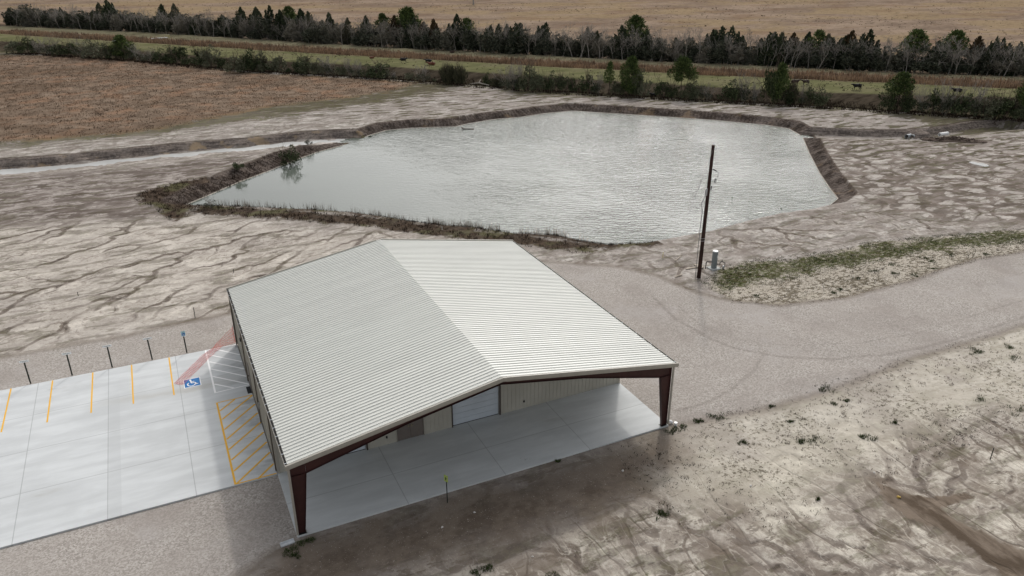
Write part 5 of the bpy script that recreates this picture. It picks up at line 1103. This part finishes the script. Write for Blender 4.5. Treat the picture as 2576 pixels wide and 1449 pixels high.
X, Y = scatter(WE2, 8000, 7, -.3); rg = np.random.default_rng(71); i_ = rg.integers(33, len(POND)-1, 2600); f_ = rg.uniform(0, 1, (2600, 1)); Q = POND[i_]*(1-f_)+POND[i_+1]*f_+rg.normal(size=(2600, 2))*.7; Q = Q[Q[:, 0] < 47]; X = np.concatenate([X, Q[:, 0]]); Y = np.concatenate([Y, Q[:, 1]]); k = (sdf(X, Y, POND) < .15); blades('shore_weeds', X[k], Y[k], .36, .05, 7, .22, BRW, 'dark brown matted weeds along the left and near shore of the pond', .8, seed=7)
sh = PG([(540,530),(700,535),(900,547),(1000,558),(1060,571),(1120,578),(1200,585),(1300,600),(1400,606),(1480,622)], WL+.1); rg = np.random.default_rng(8); T = rg.uniform(0, len(sh)-1.001, 1500); i_ = T.astype(int); f_ = (T-i_)[:, None]; Q = sh[i_]*(1-f_)+sh[i_+1]*f_+rg.normal(size=(1500, 2))*.28
dens = wob(Q[:, 0], Q[:, 1], .9)+rg.uniform(-.6, .6, 1500) > 0; blades('shore_reeds', Q[dens, 0], Q[dens, 1], 1.25, .028, 3, .12, DRY, 'thin dry reed stalks standing along the near shore of the pond', .25, seed=9)
X, Y = scatter(FIELD, 26000, 10, .2); k = np.hypot(X-CAM[0], Y-CAM[1]) < 330; blades('field_grass', X[k], Y[k], .28, .10, 5, .6, FLD, 'rust brown dead grass covering the field on the left', .7, seed=10)
rg = np.random.default_rng(12); T = rg.uniform(-245, 80, 11000); D = np.interp(T, *RBOT)+(np.interp(T, *RTOP)-np.interp(T, *RBOT))*rg.uniform(-.02, .95, 11000); X = (.69*T+.72*D)/n2; Y = (-.72*T+.69*D)/n2
blades('reed_bed', X, Y, 1.25, .14, 4, .5, RED_, 'long band of tan and rust reeds in the far levee ditch', .35, seed=12)
T = rg.uniform(-200, 75, 5200); D = np.interp(T, *SHR)+rg.uniform(-3.5, 6.0, 5200); X = (.69*T+.72*D)/n2; Y = (-.72*T+.69*D)/n2
blades('canal_weeds', X, Y, .55, .13, 5, .45, BRW, 'dark brown and olive weeds on the canal bank below the pasture', .7, seed=13)

DRK = leaf_mat('dull_tussocks', (.07, .055, .035), (.17, .135, .085), sc=.3)
rg = np.random.default_rng(14); ang = rg.uniform(R(-8), R(62), 9000); rr_ = 205+330*rg.uniform(0, 1, 9000)**1.2; X = CAM[0]+np.sin(ang)*rr_; Y = CAM[1]+np.cos(ang)*rr_; k = (band(X, Y) > 5.3) & (wob(X, Y, .03)+.7*wob(X, Y, .11)+rg.uniform(-.9, .9, 9000) > .35)
blades('prairie_tufts', X[k], Y[k], .32, .26, 5, .5, DRK, 'dark tussocks dotting the tan prairie beyond the tree row', .8, seed=15)
rg = np.random.default_rng(16); T = rg.uniform(-200, 78, 2600); D = np.interp(T, *PBOT)+rg.uniform(1, 30, 2600); X = (.69*T+.72*D)/n2; Y = (-.72*T+.69*D)/n2; k = wob(X, Y, .1)+rg.uniform(-.8, .8, 2600) > .1
blades('pasture_tufts', X[k], Y[k], .22, .2, 5, .35, BRW, 'small dark tufts dotting the grazed levee pasture', .8, seed=17)
# ------------------------------------------------------------------ CATTLE
def cow(mat, lying=False):
    """one continuous skinned body; head towards +x"""
    V = []; E = []; Rd = []
    def v(p, r): V.append(p); Rd.append(r if isinstance(r, tuple) else (r, r)); return len(V)-1
    def ch(ids): E.extend(zip(ids[:-1], ids[1:]))
    dz = -.62 if lying else 0
    hip = v((-.62, 0, 1.08+dz), (.27, .34)); mid = v((-.1, 0, 1.0+dz), (.33, .37)); sho = v((.5, 0, 1.04+dz), (.27, .36)); ch([hip, mid, sho])
    n1 = v((.78, 0, 1.18+dz), (.18, .22)); n2_ = v((1.0, 0, 1.34+dz), .15); hd = v((1.16, 0, 1.36+dz), .14); mz = v((1.42, 0, 1.2+dz), .085); ch([sho, n1, n2_, hd, mz])
    for s in (-1, 1):
        e = v((1.08, s*.13, 1.42+dz), .05); e2 = v((1.04, s*.27, 1.42+dz), .035); ch([hd, e, e2])
    rump = v((-.86, 0, 1.12+dz), (.17, .2)); ch([hip, rump]); t1 = v((-.98, 0, 1.1+dz), .04); t2 = v((-1.02, 0, .7+dz*.6), .025); t3 = v((-1.0, .02, .5+dz*.55), .05); ch([rump, t1, t2, t3])
    for s in (-1, 1):
        if lying:
            a = v((.45, s*.25, .26), .12); b = v((.75, s*.3, .12), .07); c = v((.5, s*.34, .07), .05); ch([sho, a, b, c]); a = v((-.55, s*.3, .26), .17); b = v((-.2, s*.42, .14), .09); c = v((-.5, s*.46, .07), .05); ch([hip, a, b, c])
        else:
            o_ = .08*s
            a = v((.52+o_, s*.17, .74), .115); b = v((.53+o_, s*.18, .42), .065); c = v((.50+o_, s*.18, .12), .048); d = v((.54+o_, s*.18, .03), .06); ch([sho, a, b, c, d])
            a = v((-.66-o_, s*.18, .78), .15); b = v((-.58-o_, s*.19, .56), .09); c = v((-.76-o_, s*.19, .40), .06); d = v((-.70-o_, s*.19, .1), .048); e = v((-.66-o_, s*.19, .03), .06); ch([hip, a, b, c, d, e])
    me = bpy.data.meshes.new('body'); me.from_pydata(V, E, []); o = bpy.data.objects.new('body', me); col.objects.link(o)
    md = o.modifiers.new('skin', 'SKIN'); me.skin_vertices.new() if not me.skin_vertices else None
    for i, r in enumerate(Rd): me.skin_vertices[0].data[i].radius = r
    me.skin_vertices[0].data[1].use_root = True
    sb = o.modifiers.new('sub', 'SUBSURF'); sb.levels = sb.render_levels = 2; dg = bpy.context.evaluated_depsgraph_get(); m2 = bpy.data.meshes.new_from_object(o.evaluated_get(dg)); bpy.data.objects.remove(o); m2.name = 'body'; m2.polygons.foreach_set('use_smooth', [True]*len(m2.polygons)); m2.materials.clear(); m2.materials.append(mat); return m2
KB = flat('black_hide', (.012, .011, .011), .7, .3, .2); KR = flat('red_brown_hide', (.14, .045, .022), .7, .3, .2); KD = flat('dark_brown_hide', (.05, .03, .022), .7, .3, .2)
mS = {m.name: None for m in (KB, KR, KD)}; cache = {}
for u, vb, hx_, mt, ly, sc_, lab in ((2154,225,-1,KB,0,1.0,'black cow standing broadside on the pasture between the canal pines'),(1999,214,1,KD,0,.95,'dark brown cow half hidden behind the canal pine'),(2025,214,-1,KD,0,.9,'dark brown cow grazing just right of the canal pine'),(2405,236,-1,KB,0,1.0,'dark cow seen through the twigs of the shrubs at the right'),(1643,236,-1,KB,0,.75,'small black calf between the two tall canal pines'),(1085,163,-1,KR,1,1.05,'red brown cow lying on the pasture'),(1077,156,-1,KB,1,.95,'black cow lying just behind the red brown cow'),(1014,153,1,KB,1,.95,'black cow lying alone on the pasture, head to the right'),(935,147,1,KR,1,.7,'small brown calf lying left of the lying cattle'),(1137,134,1,KD,1,.8,'dark brown cow lying in the reeds under the tree row')):
    x, y = G(u, vb, ZP if vb != 236 or u > 2000 else -.1); key = (mt.name, ly)
    if key not in cache: cache[key] = cow(mt, bool(ly))
    o = bpy.data.objects.new('cow', cache[key]); col.objects.link(o); o.location = (x, y, zg(x, y)-.02); yaw = math.atan2(RGT[1], RGT[0])+(0 if hx_ > 0 else math.pi)+random.uniform(-.3, .3); o.rotation_euler = (0, 0, yaw); o.scale = (sc_,)*3; tag(o, lab, 'cow', 'cattle on the levee pasture')
# things in and beside the water
mb = MB(); x, y = G(1178, 325, WL); mb.tube([(x-1.0, y+.4, WL+.08), (x, y, WL+.06), (x+.9, y-.5, WL+.03)], .09, 6); mb.tube([(x-1.0, y+.4, WL+.1), (x-1.15, y+.5, WL+.4)], .09, 6); o = mb.build('driftwood', BARKD); tag(o, 'dark stick of driftwood floating near the far left shore of the pond', 'driftwood')
for u, v, r, lab in ((931,344,.3,'dark lump in the water by the far left shore'),(1841,497,.14,'small dark weed clump floating right of the pole'),(1885,507,.13,'left one of the floating weed clumps in line at the right'),(1893,508,.12,'right one of the floating weed clumps in line at the right'),(1965,525,.16,'dark weed clump near the right end of the pond')):
    x, y = G(u, v, WL); o = rock('weed_clump', x, y, r, flat('wet_weed', (.04, .05, .03), .8), .45, int(u)); o.location.z = WL+.02; tag(o, lab, 'weed clump', 'dark clumps in the pond')
a, b = G(1178, 208, .0), G(1230, 216, .0); o = MB().tube([(*a, zg(*a)+.2), ((a[0]+b[0])/2, (a[1]+b[1])/2, .32), (*b, .1)], .2, 7, .12).tube([((a[0]+b[0])/2, (a[1]+b[1])/2, .32), ((a[0]+b[0])/2+1, (a[1]+b[1])/2+1.2, .8)], .08, 5).build('fallen_log', flat('bleached_wood', (.36, .32, .27), .8)); tag(o, 'bleached fallen log at the point of the sand by the canal shrubs', 'log')
